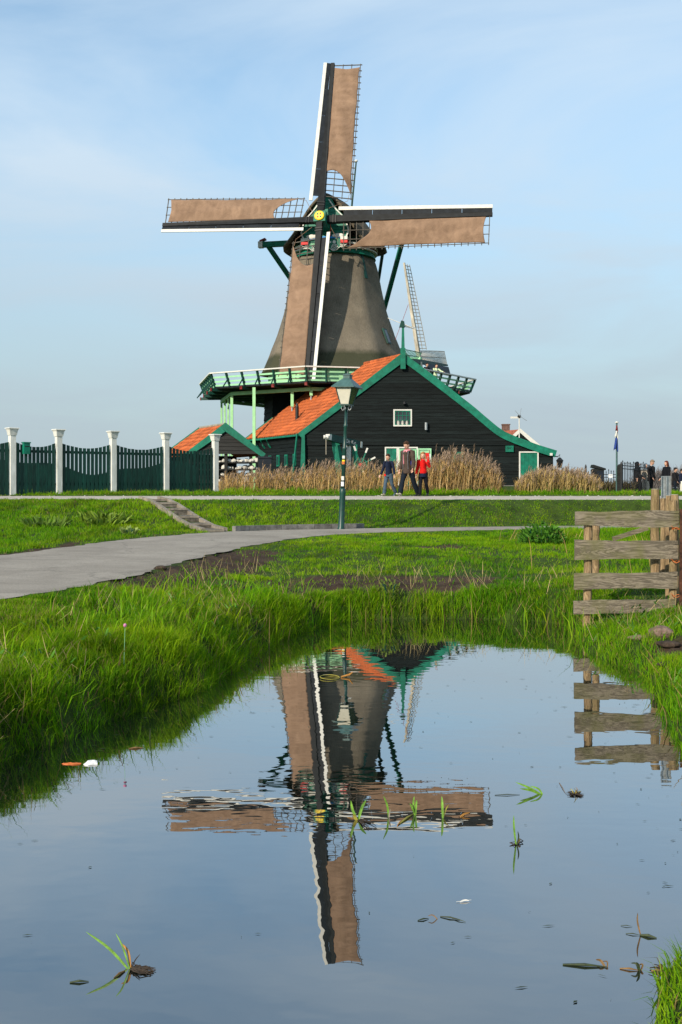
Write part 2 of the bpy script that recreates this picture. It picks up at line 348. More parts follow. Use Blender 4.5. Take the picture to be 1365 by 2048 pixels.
def ground_z(x, y, F=None):
    dw, dn, df, an, af = F if F is not None else fields(x, y)
    n1 = wob(x, y, 1.3); n2 = wob(x + 9, y, 4.0)
    low = 0.40 * (1 - np.exp(-np.maximum(dw, 0) / 0.16)) + 0.20 * sstep(dw / 6) + 0.035 * n1 * sstep(dw / 0.3) + 0.012 * n2 * sstep(dw / 0.1)
    low = low * (1 - 0.48 * sstep((x - 2.2) / .3) * sstep((4.4 - x) / 1.6) * sstep((12.9 - y) / .6) * sstep((y - 4.5) / 1.0))
    low = low * (1 - 0.6 * sstep((x - 0.4) / .3) * sstep((4.6 - y) / .6))
    low = np.where(dw < 0, -0.5 * np.minimum(1, -dw / 0.35), low)
    lower = 0.635 + (low - 0.635) * sstep(dn / 1.3)                      # pond side of the road
    dc = np.maximum(CREST - y, 0)
    t = np.maximum(df - 0.15, 0) / (np.maximum(df - 0.15, 0) + dc + 1e-6)
    slope = 0.635 + 0.69 * sstep(t) + (0.03 * n1 + 0.015 * n2) * sstep(df / 0.6) * sstep(dc / 1.0)
    top = 1.31 + 0.024 * np.clip(y - CREST, 0, 6.2) - 0.24 * sstep((x - 9.5) / 2.5) * sstep((y - 40) / 7)
    mound = 0.30 * sstep((x + 5) / 2) * sstep((13.5 - x) / 2) * sstep((y - 50) / 4) * sstep((110 - y) / 30)
    upper = np.where(y > CREST, top + mound, slope)
    z = np.where(an, np.where(af, upper, 0.635), lower)
    return z
def mud(x, y, F=None):
    dw, dn, df, an, af = F if F is not None else fields(x, y)
    n = 0.5 + 0.28 * wob(x, y, 3.2) + 0.22 * wob(x + 4, y + 2, 9.0)
    a = (~an) * sstep((1.35 - dn) / 0.9) * sstep((y - 10.6) / 1.5) * sstep((18.6 - y) / 1.5)
    b = sstep((dw - 0.22) / 0.15) * sstep((1.75 - dw) / 0.6) * sstep((x + 2.3) / 0.7) * sstep((2.5 - x) / 0.6) * (y > 12.8) * (1 - 0.25 * sstep((x - 0.9) / 0.4))
    c = af * sstep((0.75 - df) / 0.5) * sstep((-3.4 - x) / 1.5) * (0.55 + 0.45 * np.sin(x * 2.2 + y * 0.7))
    d = sstep((0.55 - np.hypot((x - 3.25) / 1.0, (y - 9.8) / 1.1)) / 0.35) * 0.8
    e = (~an) * sstep((0.14 - dn) / 0.14) * .8
    g = sstep((0.55 - np.hypot((x - 1.9) / 1.3, (y - 19.0) / 0.9)) / 0.3) * 0.9
    m = np.maximum.reduce([a * 0.95, b, c, d * 1.1, e * 0.9, g])
    return np.clip((m + (n - 0.5) * 0.75 - 0.32) / 0.28, 0, 1) * (m > 0.05)

def axis(lo, hi, step, far_lo, far_hi, g=1.22):
    a = list(np.arange(lo, hi, step)); s = step; v = lo
    left = []
    while v > far_lo: s *= g; v -= s; left.append(v)
    s = step; v = a[-1]; right = []
    while v < far_hi: s *= g; v += s; right.append(v)
    return np.array(left[::-1] + a + right)
gx = axis(-8.0, 9.0, 0.095, -4000, 4000); gy = axis(1.5, 36.5, 0.11, -400, 7000)
X, Y = np.meshgrid(gx, gy); F = fields(X.ravel(), Y.ravel()); Z = ground_z(X.ravel(), Y.ravel(), F); Mud = mud(X.ravel(), Y.ravel(), F)
nx, ny = len(gx), len(gy)
me = bpy.data.meshes.new('ground')
V = np.column_stack([X.ravel(), Y.ravel(), Z - 0.02 * Mud + 0.03 * Mud * wob(X.ravel(), Y.ravel(), 11)])
me.vertices.add(nx * ny); me.vertices.foreach_set('co', V.astype(np.float32).ravel())
ii, jj = np.meshgrid(np.arange(nx - 1), np.arange(ny - 1)); q = (jj * nx + ii).ravel()
quads = np.column_stack([q, q + 1, q + nx + 1, q + nx])
me.loops.add(len(quads) * 4); me.loops.foreach_set('vertex_index', quads.astype(np.int32).ravel())
me.polygons.add(len(quads)); me.polygons.foreach_set('loop_start', np.arange(0, len(quads) * 4, 4, dtype=np.int32)); me.polygons.foreach_set('loop_total', np.full(len(quads), 4, dtype=np.int32))
me.update(); me.validate()
at_ = me.attributes.new('mud', 'FLOAT', 'POINT'); at_.data.foreach_set('value', Mud.astype(np.float32))
me.shade_smooth()
gm = bpy.data.materials.new('ground_soil'); gm.use_nodes = True; nt = gm.node_tree; p = nt.nodes['Principled BSDF']
tcn = N(nt, 'ShaderNodeTexCoord'); a = N(nt, 'ShaderNodeAttribute', attribute_name='mud')
n1 = N(nt, 'ShaderNodeTexNoise', inp={'Scale': 3.0, 'Detail': 8.0, 'Roughness': 0.7}); nt.links.new(tcn.outputs['Object'], n1.inputs['Vector'])
g1 = N(nt, 'ShaderNodeValToRGB'); g1.color_ramp.elements[0].color = (0.018, 0.032, 0.006, 1); g1.color_ramp.elements[1].color = (0.060, 0.105, 0.014, 1); g1.color_ramp.elements[0].position = .3; g1.color_ramp.elements[1].position = .7
m1 = N(nt, 'ShaderNodeValToRGB'); m1.color_ramp.elements[0].color = (0.022, 0.014, 0.009, 1); m1.color_ramp.elements[1].color = (0.105, 0.070, 0.045, 1); m1.color_ramp.elements[0].position = .3; m1.color_ramp.elements[1].position = .72
nt.links.new(n1.outputs['Fac'], g1.inputs[0]); nt.links.new(n1.outputs['Fac'], m1.inputs[0])
mxg = N(nt, 'ShaderNodeMixRGB'); nt.links.new(a.outputs['Fac'], mxg.inputs[0]); nt.links.new(g1.outputs[0], mxg.inputs[1]); nt.links.new(m1.outputs[0], mxg.inputs[2])
nt.links.new(mxg.outputs[0], p.inputs['Base Color']); p.inputs['Roughness'].default_value = 0.95; p.inputs['Specular IOR Level'].default_value = 0.15
n2 = N(nt, 'ShaderNodeTexNoise', inp={'Scale': 18.0, 'Detail': 6.0, 'Roughness': 0.7}); nt.links.new(tcn.outputs['Object'], n2.inputs['Vector'])
bp = N(nt, 'ShaderNodeBump', inp={'Strength': 0.9, 'Distance': 0.05}); nt.links.new(n2.outputs['Fac'], bp.inputs['Height']); nt.links.new(bp.outputs[0], p.inputs['Normal'])
tag(place('ground', me, gm), kind='structure')

# ------------------------------------------------------------------ water
wm = bpy.data.materials.new('ditch_water'); wm.use_nodes = True; nt = wm.node_tree; p = nt.nodes['Principled BSDF']
p.inputs['Base Color'].default_value = (0.004, 0.007, 0.006, 1); p.inputs['Roughness'].default_value = 0.008; p.inputs['IOR'].default_value = 2.9; p.inputs['Coat Weight'].default_value = 1.0; p.inputs['Coat Roughness'].default_value = 0.006; p.inputs['Coat IOR'].default_value = 1.52
tcn = N(nt, 'ShaderNodeTexCoord')
mp1 = N(nt, 'ShaderNodeMapping'); mp1.inputs['Scale'].default_value = (1.0, 3.2, 1); mp1.inputs['Rotation'].default_value = (0, 0, R(-9)); nt.links.new(tcn.outputs['Object'], mp1.inputs['Vector'])
wn1 = N(nt, 'ShaderNodeTexNoise', inp={'Scale': 2.1, 'Detail': 2.5, 'Roughness': 0.5, 'Distortion': 0.3}); nt.links.new(mp1.outputs[0], wn1.inputs['Vector'])
mp2 = N(nt, 'ShaderNodeMapping'); mp2.inputs['Scale'].default_value = (1.5, 2.2, 1); mp2.inputs['Rotation'].default_value = (0, 0, R(12)); nt.links.new(tcn.outputs['Object'], mp2.inputs['Vector'])
wn2 = N(nt, 'ShaderNodeTexNoise', inp={'Scale': 3.0, 'Detail': 1.5, 'Roughness': 0.5}); nt.links.new(mp2.outputs[0], wn2.inputs['Vector'])
# a cat's-paw of wind crosses the ditch five or six metres out; the rest is nearly still
sp = N(nt, 'ShaderNodeSeparateXYZ'); nt.links.new(tcn.outputs['Object'], sp.inputs[0])
sx = N(nt, 'ShaderNodeMath', operation='MULTIPLY_ADD', inp={1: 0.10, 2: -5.75}); nt.links.new(sp.outputs['X'], sx.inputs[0])
yy = N(nt, 'ShaderNodeMath', operation='ADD'); nt.links.new(sp.outputs['Y'], yy.inputs[0]); nt.links.new(sx.outputs[0], yy.inputs[1])
ya = N(nt, 'ShaderNodeMath', operation='ABSOLUTE'); nt.links.new(yy.outputs[0], ya.inputs[0])
band = N(nt, 'ShaderNodeMapRange', interpolation_type='SMOOTHSTEP', inp={1: 0.1, 2: 1.3, 3: 0.52, 4: 0.05}); nt.links.new(ya.outputs[0], band.inputs[0])
hm = N(nt, 'ShaderNodeMath', operation='MULTIPLY'); nt.links.new(wn1.outputs['Fac'], hm.inputs[0]); nt.links.new(band.outputs[0], hm.inputs[1])
h2 = N(nt, 'ShaderNodeMath', operation='MULTIPLY_ADD', inp={1: 0.40}); nt.links.new(wn2.outputs['Fac'], h2.inputs[0]); nt.links.new(hm.outputs[0], h2.inputs[2])
bp = N(nt, 'ShaderNodeBump', inp={'Strength': 1.0, 'Distance': 0.0016}); nt.links.new(h2.outputs[0], bp.inputs['Height']); nt.links.new(bp.outputs[0], p.inputs['Normal']); nt.links.new(bp.outputs[0], p.inputs['Coat Normal'])
wb = MB(); wb.add([(-6, -3.2, 0), (5, -3.2, 0), (5, 15, 0), (-6, 15, 0)], [(0, 1, 2, 3)])
tag(wb.build('water', wm), kind='structure')

# ------------------------------------------------------------------ asphalt road, dike path, kerb
am = bpy.data.materials.new('asphalt'); am.use_nodes = True; nt = am.node_tree; p = nt.nodes['Principled BSDF']
tcn = N(nt, 'ShaderNodeTexCoord')
n1 = N(nt, 'ShaderNodeTexNoise', inp={'Scale': 0.9, 'Detail': 9.0, 'Roughness': 0.68, 'Distortion': 0.7}); n2 = N(nt, 'ShaderNodeTexNoise', inp={'Scale': 45.0, 'Detail': 4.0, 'Roughness': 0.7})
nt.links.new(tcn.outputs['Object'], n1.inputs['Vector']); nt.links.new(tcn.outputs['Object'], n2.inputs['Vector'])
r1 = N(nt, 'ShaderNodeValToRGB'); r1.color_ramp.elements[0].color = (0.200, 0.176, 0.146, 1); r1.color_ramp.elements[1].color = (0.345, 0.310, 0.262, 1); r1.color_ramp.elements[0].position = .3; r1.color_ramp.elements[1].position = .7
nt.links.new(n1.outputs['Fac'], r1.inputs[0])
r2 = N(nt, 'ShaderNodeMapRange', inp={1: 0.3, 2: 0.7, 3: 0.72, 4: 1.25}); nt.links.new(n2.outputs['Fac'], r2.inputs[0])
mm = N(nt, 'ShaderNodeMixRGB', blend_type='MULTIPLY', inp={0: 1.0}); nt.links.new(r1.outputs[0], mm.inputs[1]); nt.links.new(r2.outputs[0], mm.inputs[2])
vd = N(nt, 'ShaderNodeVectorMath', operation='MULTIPLY_ADD'); vd.inputs[1].default_value = (.9, .9, .9); nt.links.new(n1.outputs['Color'], vd.inputs[0]); nt.links.new(tcn.outputs['Object'], vd.inputs[2])
vo = N(nt, 'ShaderNodeTexVoronoi', feature='DISTANCE_TO_EDGE', inp={'Scale': 0.42}); nt.links.new(vd.outputs[0], vo.inputs['Vector'])
ck = N(nt, 'ShaderNodeMapRange', inp={1: 0.0, 2: 0.010, 3: 0.68, 4: 1.0}); nt.links.new(vo.outputs['Distance'], ck.inputs[0])
mk = N(nt, 'ShaderNodeMixRGB', blend_type='MULTIPLY', inp={0: 1.0}); nt.links.new(mm.outputs[0], mk.inputs[1]); nt.links.new(ck.outputs[0], mk.inputs[2])
nt.links.new(mk.outputs[0], p.inputs['Base Color']); p.inputs['Roughness'].default_value = 0.9; p.inputs['Specular IOR Level'].default_value = 0.2
bp = N(nt, 'ShaderNodeBump', inp={'Strength': 0.5, 'Distance': 0.008}); nt.links.new(n2.outputs['Fac'], bp.inputs['Height']); nt.links.new(bp.outputs[0], p.inputs['Normal'])
rb = MB(); xs = np.concatenate([np.linspace(-14, -6, 20), np.linspace(-5.95, 9, 260), np.linspace(9.2, 40, 30)])
def resample(line, n):
    s = np.concatenate([[0], np.cumsum(np.hypot(*np.diff(line, axis=0).T))]); t = np.linspace(0, s[-1], n)
    return np.column_stack([np.interp(t, s, line[:, 0]), np.interp(t, s, line[:, 1])])
NRS, FRS = resample(NEAR, 420), resample(FAR, 420)
# pair the two edges by nearest arclength fraction, with a ragged margin
def road_pt(u, v):
    i = min(int(u * 419 + 0.5), 419); a, b = NRS[i], FRS[i]; c = a + (b - a) * v
    w = 0.09 * float(wob(c[0] * 1.0, c[1], 4.0)) * (1 if v in (0.0, 1.0) else 0)
    d = (b - a) / np.hypot(*(b - a)); c = c + d * w
    return (c[0], c[1], 0.640 + 0.02 * (1 - abs(2 * v - 1)))
rb.grid(road_pt, 419, 4); tag(rb.build('asphalt_road', am, smooth=True), kind='structure')
pb = MB()
def path_pt(u, v):
    x = -45 + 105 * u; w = 0.06 * float(wob(x, v * 9.0, 4.0)) if v in (0.0, 1.0) else 0
    y = 30.85 + 3.35 * v + w
    return (x, y, 1.31 + 0.024 * (y - CREST) + 0.006 + 0.012 * (1 - abs(2 * v - 1)))
pb.grid(path_pt, 700, 3); mat('path_gravel', (0.46, 0.41, 0.345), 0.9, 0.18, 5, bump=0.5, bscale=40); tag(pb.build('dike_path', 'path_gravel'), kind='structure')
# kerb stones along the far side of the road, from the foot of the steps to just past the lamp
kerb = bpy.data.objects.new('kerb', None); COL.objects.link(kerb); kerb.location = (0, 26, 0.6); tag(kerb, kind='structure')
KL = FRS[(FRS[:, 0] > -2.55) & (FRS[:, 0] < 0.75)]; KL = resample(KL, 9)
for i in range(8):
    a, b = Vector((*KL[i], 0.66)), Vector((*KL[i + 1], 0.66)); d = (b - a).normalized() * 0.006; n = Vector((-d.y, d.x, 0)).normalized() * 0.09
    MB().bar(a + d + n, b - d + n, 0.12, 0.20).build('kerb_stone', 'kerb_stone', kerb)

# ------------------------------------------------------------------ blades
def blade_mesh(name, base, length, width, lean, bend, col, material, curl=0.35):
    """base (n,3); lean: horizontal unit direction; bend: how far the tip travels sideways as a share of length"""
    n = len(base); L = length[:, None]; az = rng.uniform(0, 2 * np.pi, n)
    sd = np.column_stack([np.cos(az), np.sin(az), np.zeros(n)]) * (width[:, None] / 2)
    ld = np.column_stack([lean, np.zeros(n)]); up = np.array([0, 0, 1.0]); b = bend[:, None]
    mid = base + up * L * 0.55 * np.sqrt(np.maximum(0.05, 1 - (b * curl) ** 2)) + ld * L * b * curl
    tip = base + up * L * np.sqrt(np.maximum(0.03, 1 - np.minimum(b, 0.97) ** 2)) + ld * L * b
    v = np.stack([base - sd, base + sd, mid + sd * 0.8, mid - sd * 0.8, tip], 1).reshape(-1, 3)
    me = bpy.data.meshes.new(name); me.vertices.add(n * 5); me.vertices.foreach_set('co', v.astype(np.float32).ravel())
    o = (np.arange(n) * 5)[:, None]
    lo = np.concatenate([o + np.array([0, 1, 2, 3]), o + np.array([3, 2, 4])], 1)
    me.loops.add(n * 7); me.loops.foreach_set('vertex_index', lo.astype(np.int32).ravel())
    me.polygons.add(n * 2)
    st = (np.arange(n) * 7)[:, None] + np.array([0, 4]); tt = np.tile([4, 3], n)
    me.polygons.foreach_set('loop_start', st.astype(np.int32).ravel()); me.polygons.foreach_set('loop_total', tt.astype(np.int32))
    me.update(); me.validate()
    ca = me.attributes.new('Col', 'FLOAT_COLOR', 'POINT')
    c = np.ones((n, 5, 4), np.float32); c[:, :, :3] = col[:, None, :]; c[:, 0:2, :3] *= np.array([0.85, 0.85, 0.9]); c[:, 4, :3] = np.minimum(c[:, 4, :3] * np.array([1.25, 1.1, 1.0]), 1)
    ca.data.foreach_set('color', c.ravel()); me.shade_smooth()
    return place(name, me, material)

def in_view(x, y, z, m=260, near=1500):
    m = m + np.clip((12.0 - y) / 8, 0, 1) * near
    px = CX + x / np.maximum(y, .1) * FPX; py = HZ - (z - EYE) / np.maximum(y, .1) * FPX
    return (y > 1.5) & (px > -m) & (px < 1365 + m) & (py < 2048 + 2.2 * m)

def unit(a): return np.column_stack([np.cos(a), np.sin(a)])
G_LUSH, G_DARK, G_YEL, G_DRY = np.array([0.155, 0.390, 0.005]), np.array([0.040, 0.165, 0.003]), np.array([0.40, 0.53, 0.008]), np.array([0.30, 0.23, 0.08])
def grass_col(x, y, k_yel=0.0, dry=0.02):
    n = len(x); t = np.clip(0.5 + 0.35 * wob(x, y, 2.0) + rng.normal(0, 0.28, n), 0, 1)[:, None]
    c = G_DARK + (G_LUSH - G_DARK) * t
    s = np.clip(rng.normal(0.12 + k_yel, 0.25, n) + 0.34 * wob(x + 5, y, 0.9) + 0.2 * wob(x, y + 8, 3.0), 0, 1)[:, None]; c = c + (G_YEL - c) * s * 0.7
    c = c * (1 - 0.45 * np.clip(wob(x + 2, y - 3, 1.5) - .15, 0, 1))[:, None]
    d = rng.uniform(size=n) < dry * (1 + 3 * np.clip(wob(x, y, 1.3), 0, 1)); c[d] = G_DRY * rng.uniform(0.6, 1.2, (d.sum(), 1)); return c

def sow(name, x0, x1, y0, y1, dens, keep, lens, widths, bend, label, k_yel=0.0, dry=0.02, cat='grass'):
    n = int((x1 - x0) * (y1 - y0) * dens); x = rng.uniform(x0, x1, n); y = rng.uniform(y0, y1, n)
    ok = in_view(x, y, np.full(n, 0.6)); x, y = x[ok], y[ok]
    F = fields(x, y); k = keep(x, y, F) * np.clip(0.62 + 0.75 * wob(x + 1, y, 6.0), 0.12, 1); ok = (rng.uniform(size=len(x)) < k) & (rng.uniform(size=len(x)) > mud(x, y, F) * 0.97)
    x, y = x[ok], y[ok]; F = tuple(f[ok] for f in F); z = ground_z(x, y, F)
    cl = 0.50 + 0.50 * np.clip(0.5 + 0.8 * wob(x, y, 5.5) + 0.4 * wob(x, y + 3, 12), 0, 1.4)          # tussocks
    L = lens(x, y, F) * rng.uniform(0.55, 1.2, len(x)) * cl; W = np.maximum(widths, y * 0.00046) * rng.uniform(0.7, 1.3, len(x))
    la = 2.5 * wob(x, y, 1.6) + 1.6 * wob(x + 6, y, 7.0) + rng.normal(0, 1.9, len(x)); B = np.clip(rng.normal(bend, 0.2, len(x)), 0.05, 0.95)
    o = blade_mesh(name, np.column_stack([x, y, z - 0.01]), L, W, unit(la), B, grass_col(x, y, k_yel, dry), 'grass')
    print(name, len(x)); return tag(o, label, cat, kind='stuff')

sow('bank_grass', -5.2, 0.6, 3.0, 14.6, 11500, lambda x, y, F: (F[0] > -0.05) * (~F[3]) * (F[1] > 0.03) * np.where(F[0] < 2.2, 1, 0.6) * (x < 0.5),
    lambda x, y, F: np.interp(F[1], [0.03, 0.35, 1.1], [0.05, 0.09, 0.185]) * (0.9 + 0.25 * sstep((0.5 - F[0]) / 0.5)) * (1 - 0.72 * sstep((y - 12.2) / 1.0) * sstep((F[0] - 0.18) / 0.2)), 0.0056, 0.55, 'tall lush green grass on the ditch bank beside the curving road', 0.20, 0.05)
sow('shore_grass', 0.4, 3.6, 12.6, 14.9, 5000, lambda x, y, F: (F[0] > -0.02) * sstep((1.2 - F[0]) / 0.5), lambda x, y, F: np.interp(F[0], [0, 0.14, 0.3, 0.9], [0.32, 0.20, 0.08, 0.06]), 0.0075, 0.45, 'rank green grass fringing the far end of the ditch', 0.16, 0.06)
sow('right_bank_grass', 1.5, 6.0, 3.4, 14.0, 4600, lambda x, y, F: (F[0] > -0.03) * (x > 1.1) * 1.0, lambda x, y, F: np.interp(F[0], [0, 0.3, 1.2], [0.20, 0.15, 0.10]) * (1 - 0.55 * sstep((y - 11.2) / .5) * sstep((13.2 - y) / .5)), 0.0062, 0.5, 'short tussocky grass on the bank around the plank fence', 0.2, 0.04)
sow('corner_tuft_grass', 0.75, 2.6, 2.2, 4.1, 7000, lambda x, y, F: (F[0] > 0.0) * np.where(F[0] < .5, 1, .6), lambda x, y, F: 0.13 + 0 * x, 0.0050, 0.6, 'bright grass tuft in the bottom right corner of the picture', 0.06, 0.02)
sow('lawn_grass', -3.2, 12.5, 13.8, 29.0, 1700, lambda x, y, F: (F[0] > 0.7) * (~F[3]) * (F[1] > 0.02) * 1.0, lambda x, y, F: np.interp(F[1], [0, 0.5, 2], [0.04, 0.06, 0.085]) * (1 + 1.1 * sstep((x - 3.4) / 1.5)), 0.006, 0.45, 'mown bright green lawn between the ditch and the road', 0.16, 0.015)
sow('dike_grass', -16, 15, 11.5, 30.95, 1050, lambda x, y, F: F[4] * (F[2] > np.where((x > -2.6) & (x < 0.8), 0.22, 0.05)) * (1 - ((np.abs(x + 5.4 - (30.4 - y) * 0.455) < 0.24) & (y > 24.4)) * 1.0), lambda x, y, F: np.interp(F[2], [0, 0.6, 2], [0.06, 0.12, 0.15]) * np.interp(y, [28.8, 30.4, 30.9], [1, .35, .2]), 0.010, 0.5, 'rough green grass on the slope of the dike', 0.16, 0.03)
sow('verge_grass', -14, 20, 34.1, 38.6, 520, lambda x, y, F: 0.35 + 0.65 * (y > 34.6), lambda x, y, F: 0.035 + 0.15 * sstep((y - 34.9) / 2), 0.012, 0.45, 'grass verge between the dike path and the reeds', 0.05, 0.05)

# a sparse taller layer of arching blades over the left bank
n = 9000; x = rng.uniform(-5.0, 0.3, n); y = 4.0 + 9.4 * rng.uniform(0, 1, n); ok = in_view(x, y, np.full(n, .6)); x, y = x[ok], y[ok]; F = fields(x, y); k = (F[0] > 0.0) & (~F[3]) & (F[1] > .6) & (wob(x, y, 2.6) + rng.normal(0, .5, len(x)) > -.1); x, y = x[k], y[k]; F = tuple(f[k] for f in F); n = len(x)
cc = grass_col(x, y, .25, .05) * 1.12
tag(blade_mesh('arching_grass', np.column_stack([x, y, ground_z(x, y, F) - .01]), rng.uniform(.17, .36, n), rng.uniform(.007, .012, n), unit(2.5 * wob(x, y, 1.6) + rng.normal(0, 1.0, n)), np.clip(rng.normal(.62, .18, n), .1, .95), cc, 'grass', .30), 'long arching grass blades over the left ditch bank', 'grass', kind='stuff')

# broad-leaved weeds and dead straw mixed into the banks
def scatter(name, n, x0, x1, y0, y1, L, W, col, label, cat, bend=.7, k=lambda F: F[0] > .02, material='plant', lift=.05):
    x = rng.uniform(x0, x1, n); y = rng.uniform(y0, y1, n); ok = in_view(x, y, np.full(n, .6)); x, y = x[ok], y[ok]; F = fields(x, y); ok = k(F) & (~F[3]) & (wob(x + 3, y, 3.3) > .05); x, y = x[ok], y[ok]; n = len(x)
    z = ground_z(x, y) + rng.uniform(0, lift, n); c = np.array(col) * rng.uniform(.55, 1.35, (n, 1))
    return tag(blade_mesh(name, np.column_stack([x, y, z]), rng.uniform(*L, n), rng.uniform(*W, n), unit(rng.uniform(0, 6.28, n)), np.clip(rng.normal(bend, .2, n), .1, .97), c, material, .6), label, cat, kind='stuff')
scatter('bank_weeds', 5200, -5, 3.8, 4, 13.2, (.04, .09), (.014, .028), (.095, .24, .03), 'small broad-leaved weeds among the bank grass', 'weeds', lift=.14, k=lambda F: (F[0] > .02) & (F[1] > .9))
scatter('bank_straw', 5200, -5, 3.8, 4, 15, (.12, .30), (.004, .007), (.42, .33, .15), 'dead straw blades mixed into the bank grass', 'straw', .6, material='reed', k=lambda F: (F[0] > .02) & (F[1] > .5))
scatter('edge_straw', 3600, -3.2, 3.4, 4, 14.4, (.10, .26), (.005, .009), (.22, .15, .05), 'brown dead blades hanging at the water edge', 'straw', .75, lambda F: (F[0] > -.06) & (F[0] < .14), 'reed', .06)

# ------------------------------------------------------------------ the windmill
MC = Vector((-0.4, 68.0, 0)); YAW = R(13)
FW = Vector((-math.sin(YAW), -math.cos(YAW), 0)); RT = Vector((math.cos(YAW), -math.sin(YAW), 0)); UP = Vector((0, 0, 1))
GZ = 1.35
mill = thing('windmill', (MC.x, MC.y, GZ), 'thatched octagonal windmill with four brown-canvas sails and a green stage', 'windmill')
OCT0 = -math.pi / 2 - R(10)                       # one corner of the octagon looks ten degrees left of the camera
def octp(r, k, z): a = OCT0 + k * math.pi / 4; return Vector((MC.x + r * math.cos(a), MC.y + r * math.sin(a), z))
def oct_ring(r, z, sub=6, rnd=0.0):
    pts = []
    for k in range(8):
        a, b = octp(r, k, z), octp(r, k + 1, z)
        for j in range(sub):
            t = j / sub; p = a.lerp(b, t); q = Vector((p.x - MC.x, p.y - MC.y, 0)); rr = q.length; q = q.normalized() * (rr + (r * 0.962 - rr) * rnd)
            pts.append(Vector((MC.x + q.x, MC.y + q.y, z)))
    return pts
# thatched smock
prof = [(4.98, 8.86), (4.88, 8.95), (4.62, 9.45), (4.22, 10.4), (3.88, 11.2), (3.60, 12.0), (3.34, 12.8), (3.14, 13.6), (2.98, 14.4), (2.82, 15.2), (2.66, 15.8), (2.46, 16.22), (2.30, 16.36)]
zz = np.array([p[1] for p in prof]); rr = np.array([p[0] for p in prof])
tb = MB(); zs = np.concatenate([[8.86, 8.93], np.linspace(9.1, 16.1, 46), [16.22, 16.3, 16.36]]); rings = []
for z in zs:
    ring = oct_ring(float(np.interp(z, zz, rr)), float(z), 7, 0.22)
    for i, p in enumerate(ring):
        q = Vector((p.x - MC.x, p.y - MC.y, 0)).normalized(); p += q * (0.035 * mnoise.noise(Vector((p.x * 0.8, p.y * 0.8, z * 0.7))) + 0.012 * mnoise.noise(Vector((p.x * 5, p.y * 5, z * 2))))
    rings.append(ring)
n = len(rings[0]); vs = [p for r in rings for p in r]
fs = [(i * n + k, i * n + (k + 1) % n, (i + 1) * n + (k + 1) % n, (i + 1) * n + k) for i in range(len(rings) - 1) for k in range(n)] + [tuple(range(n - 1, -1, -1))]
tower = tb.add(vs, fs).build('thatched_tower', 'thatch', mill, smooth=True)
# windows in the thatch
def face_on_tower(ang, z, w, h, depth, name, m_frame, m_pane):
    def pt(zq, du, out):
        r = float(np.interp(zq, zz, rr)) * 0.955; a = ang; q = Vector((math.cos(a), math.sin(a), 0)); t = Vector((-q.y, q.x, 0))
        return Vector((MC.x, MC.y, zq)) + q * (r + out) + t * du
    b = MB(); b.prism([pt(z, -w / 2, -.05), pt(z, w / 2, -.05), pt(z + h, w / 2, -.05), pt(z + h, -w / 2, -.05)], Vector((math.cos(ang), math.sin(ang), 0)) * (depth + .05))
    o = b.build(name, m_frame, mill)
    c = MB(); c.prism([pt(z + .08, -w / 2 + .07, depth), pt(z + .08, w / 2 - .07, depth), pt(z + h - .08, w / 2 - .07, depth), pt(z + h - .08, -w / 2 + .07, depth)], Vector((math.cos(ang), math.sin(ang), 0)) * 0.012)
    c.build('pane', m_pane, o)
face_on_tower(OCT0 + R(68), 10.55, 0.42, 0.95, 0.06, 'tower_window', 'teal_dark', 'glass')
face_on_tower(OCT0 - R(68), 13.9, 0.34, 1.05, 0.05, 'tower_window', 'teal_dark', 'glass')
face_on_tower(OCT0 + R(54), 14.6, 0.26, 1.6, 0.05, 'shutter_board', 'teal_dark', 'teal_dark')
# black boarded base under the stage, built of lapped planks
for k in range(8):
    if k in (3, 4): continue
    q = MB(); a0, b0, a1, b1 = octp(4.55, k, 7.5), octp(4.55, k + 1, 7.5), octp(4.75, k, GZ), octp(4.75, k + 1, GZ)
    base = q.add([a1, b1, b0, a0], [(0, 1, 2, 3)]).build('base_wall', 'black_board', mill)
    nrm = (b0 - a0).cross(UP).normalized()
    for j in range(16):
        t0, t1 = 1 - j / 16, 1 - (j + 1) / 16
        if k not in (6, 7, 0, 1): break
        lo0, lo1, hi0, hi1 = a1.lerp(a0, 1 - t0), b1.lerp(b0, 1 - t0), a1.lerp(a0, 1 - t1), b1.lerp(b0, 1 - t1)
        MB().add([lo0 + nrm * .045, lo1 + nrm * .045, hi1 + nrm * .012, hi0 + nrm * .012, lo0 + nrm * .002, lo1 + nrm * .002], [(0, 1, 2, 3), (0, 4, 5, 1)]).build('board', 'black_board', base)
# wall between stage and thatch: light green with doors
sw = MB(); lo, hi = oct_ring(4.35, 7.66, 1), oct_ring(4.35, 9.0, 1); sw.add(lo + hi, [(k, (k + 1) % 8, (k + 1) % 8 + 8, k + 8) for k in range(8)]); sw.build('stage_wall', 'light_green', mill)
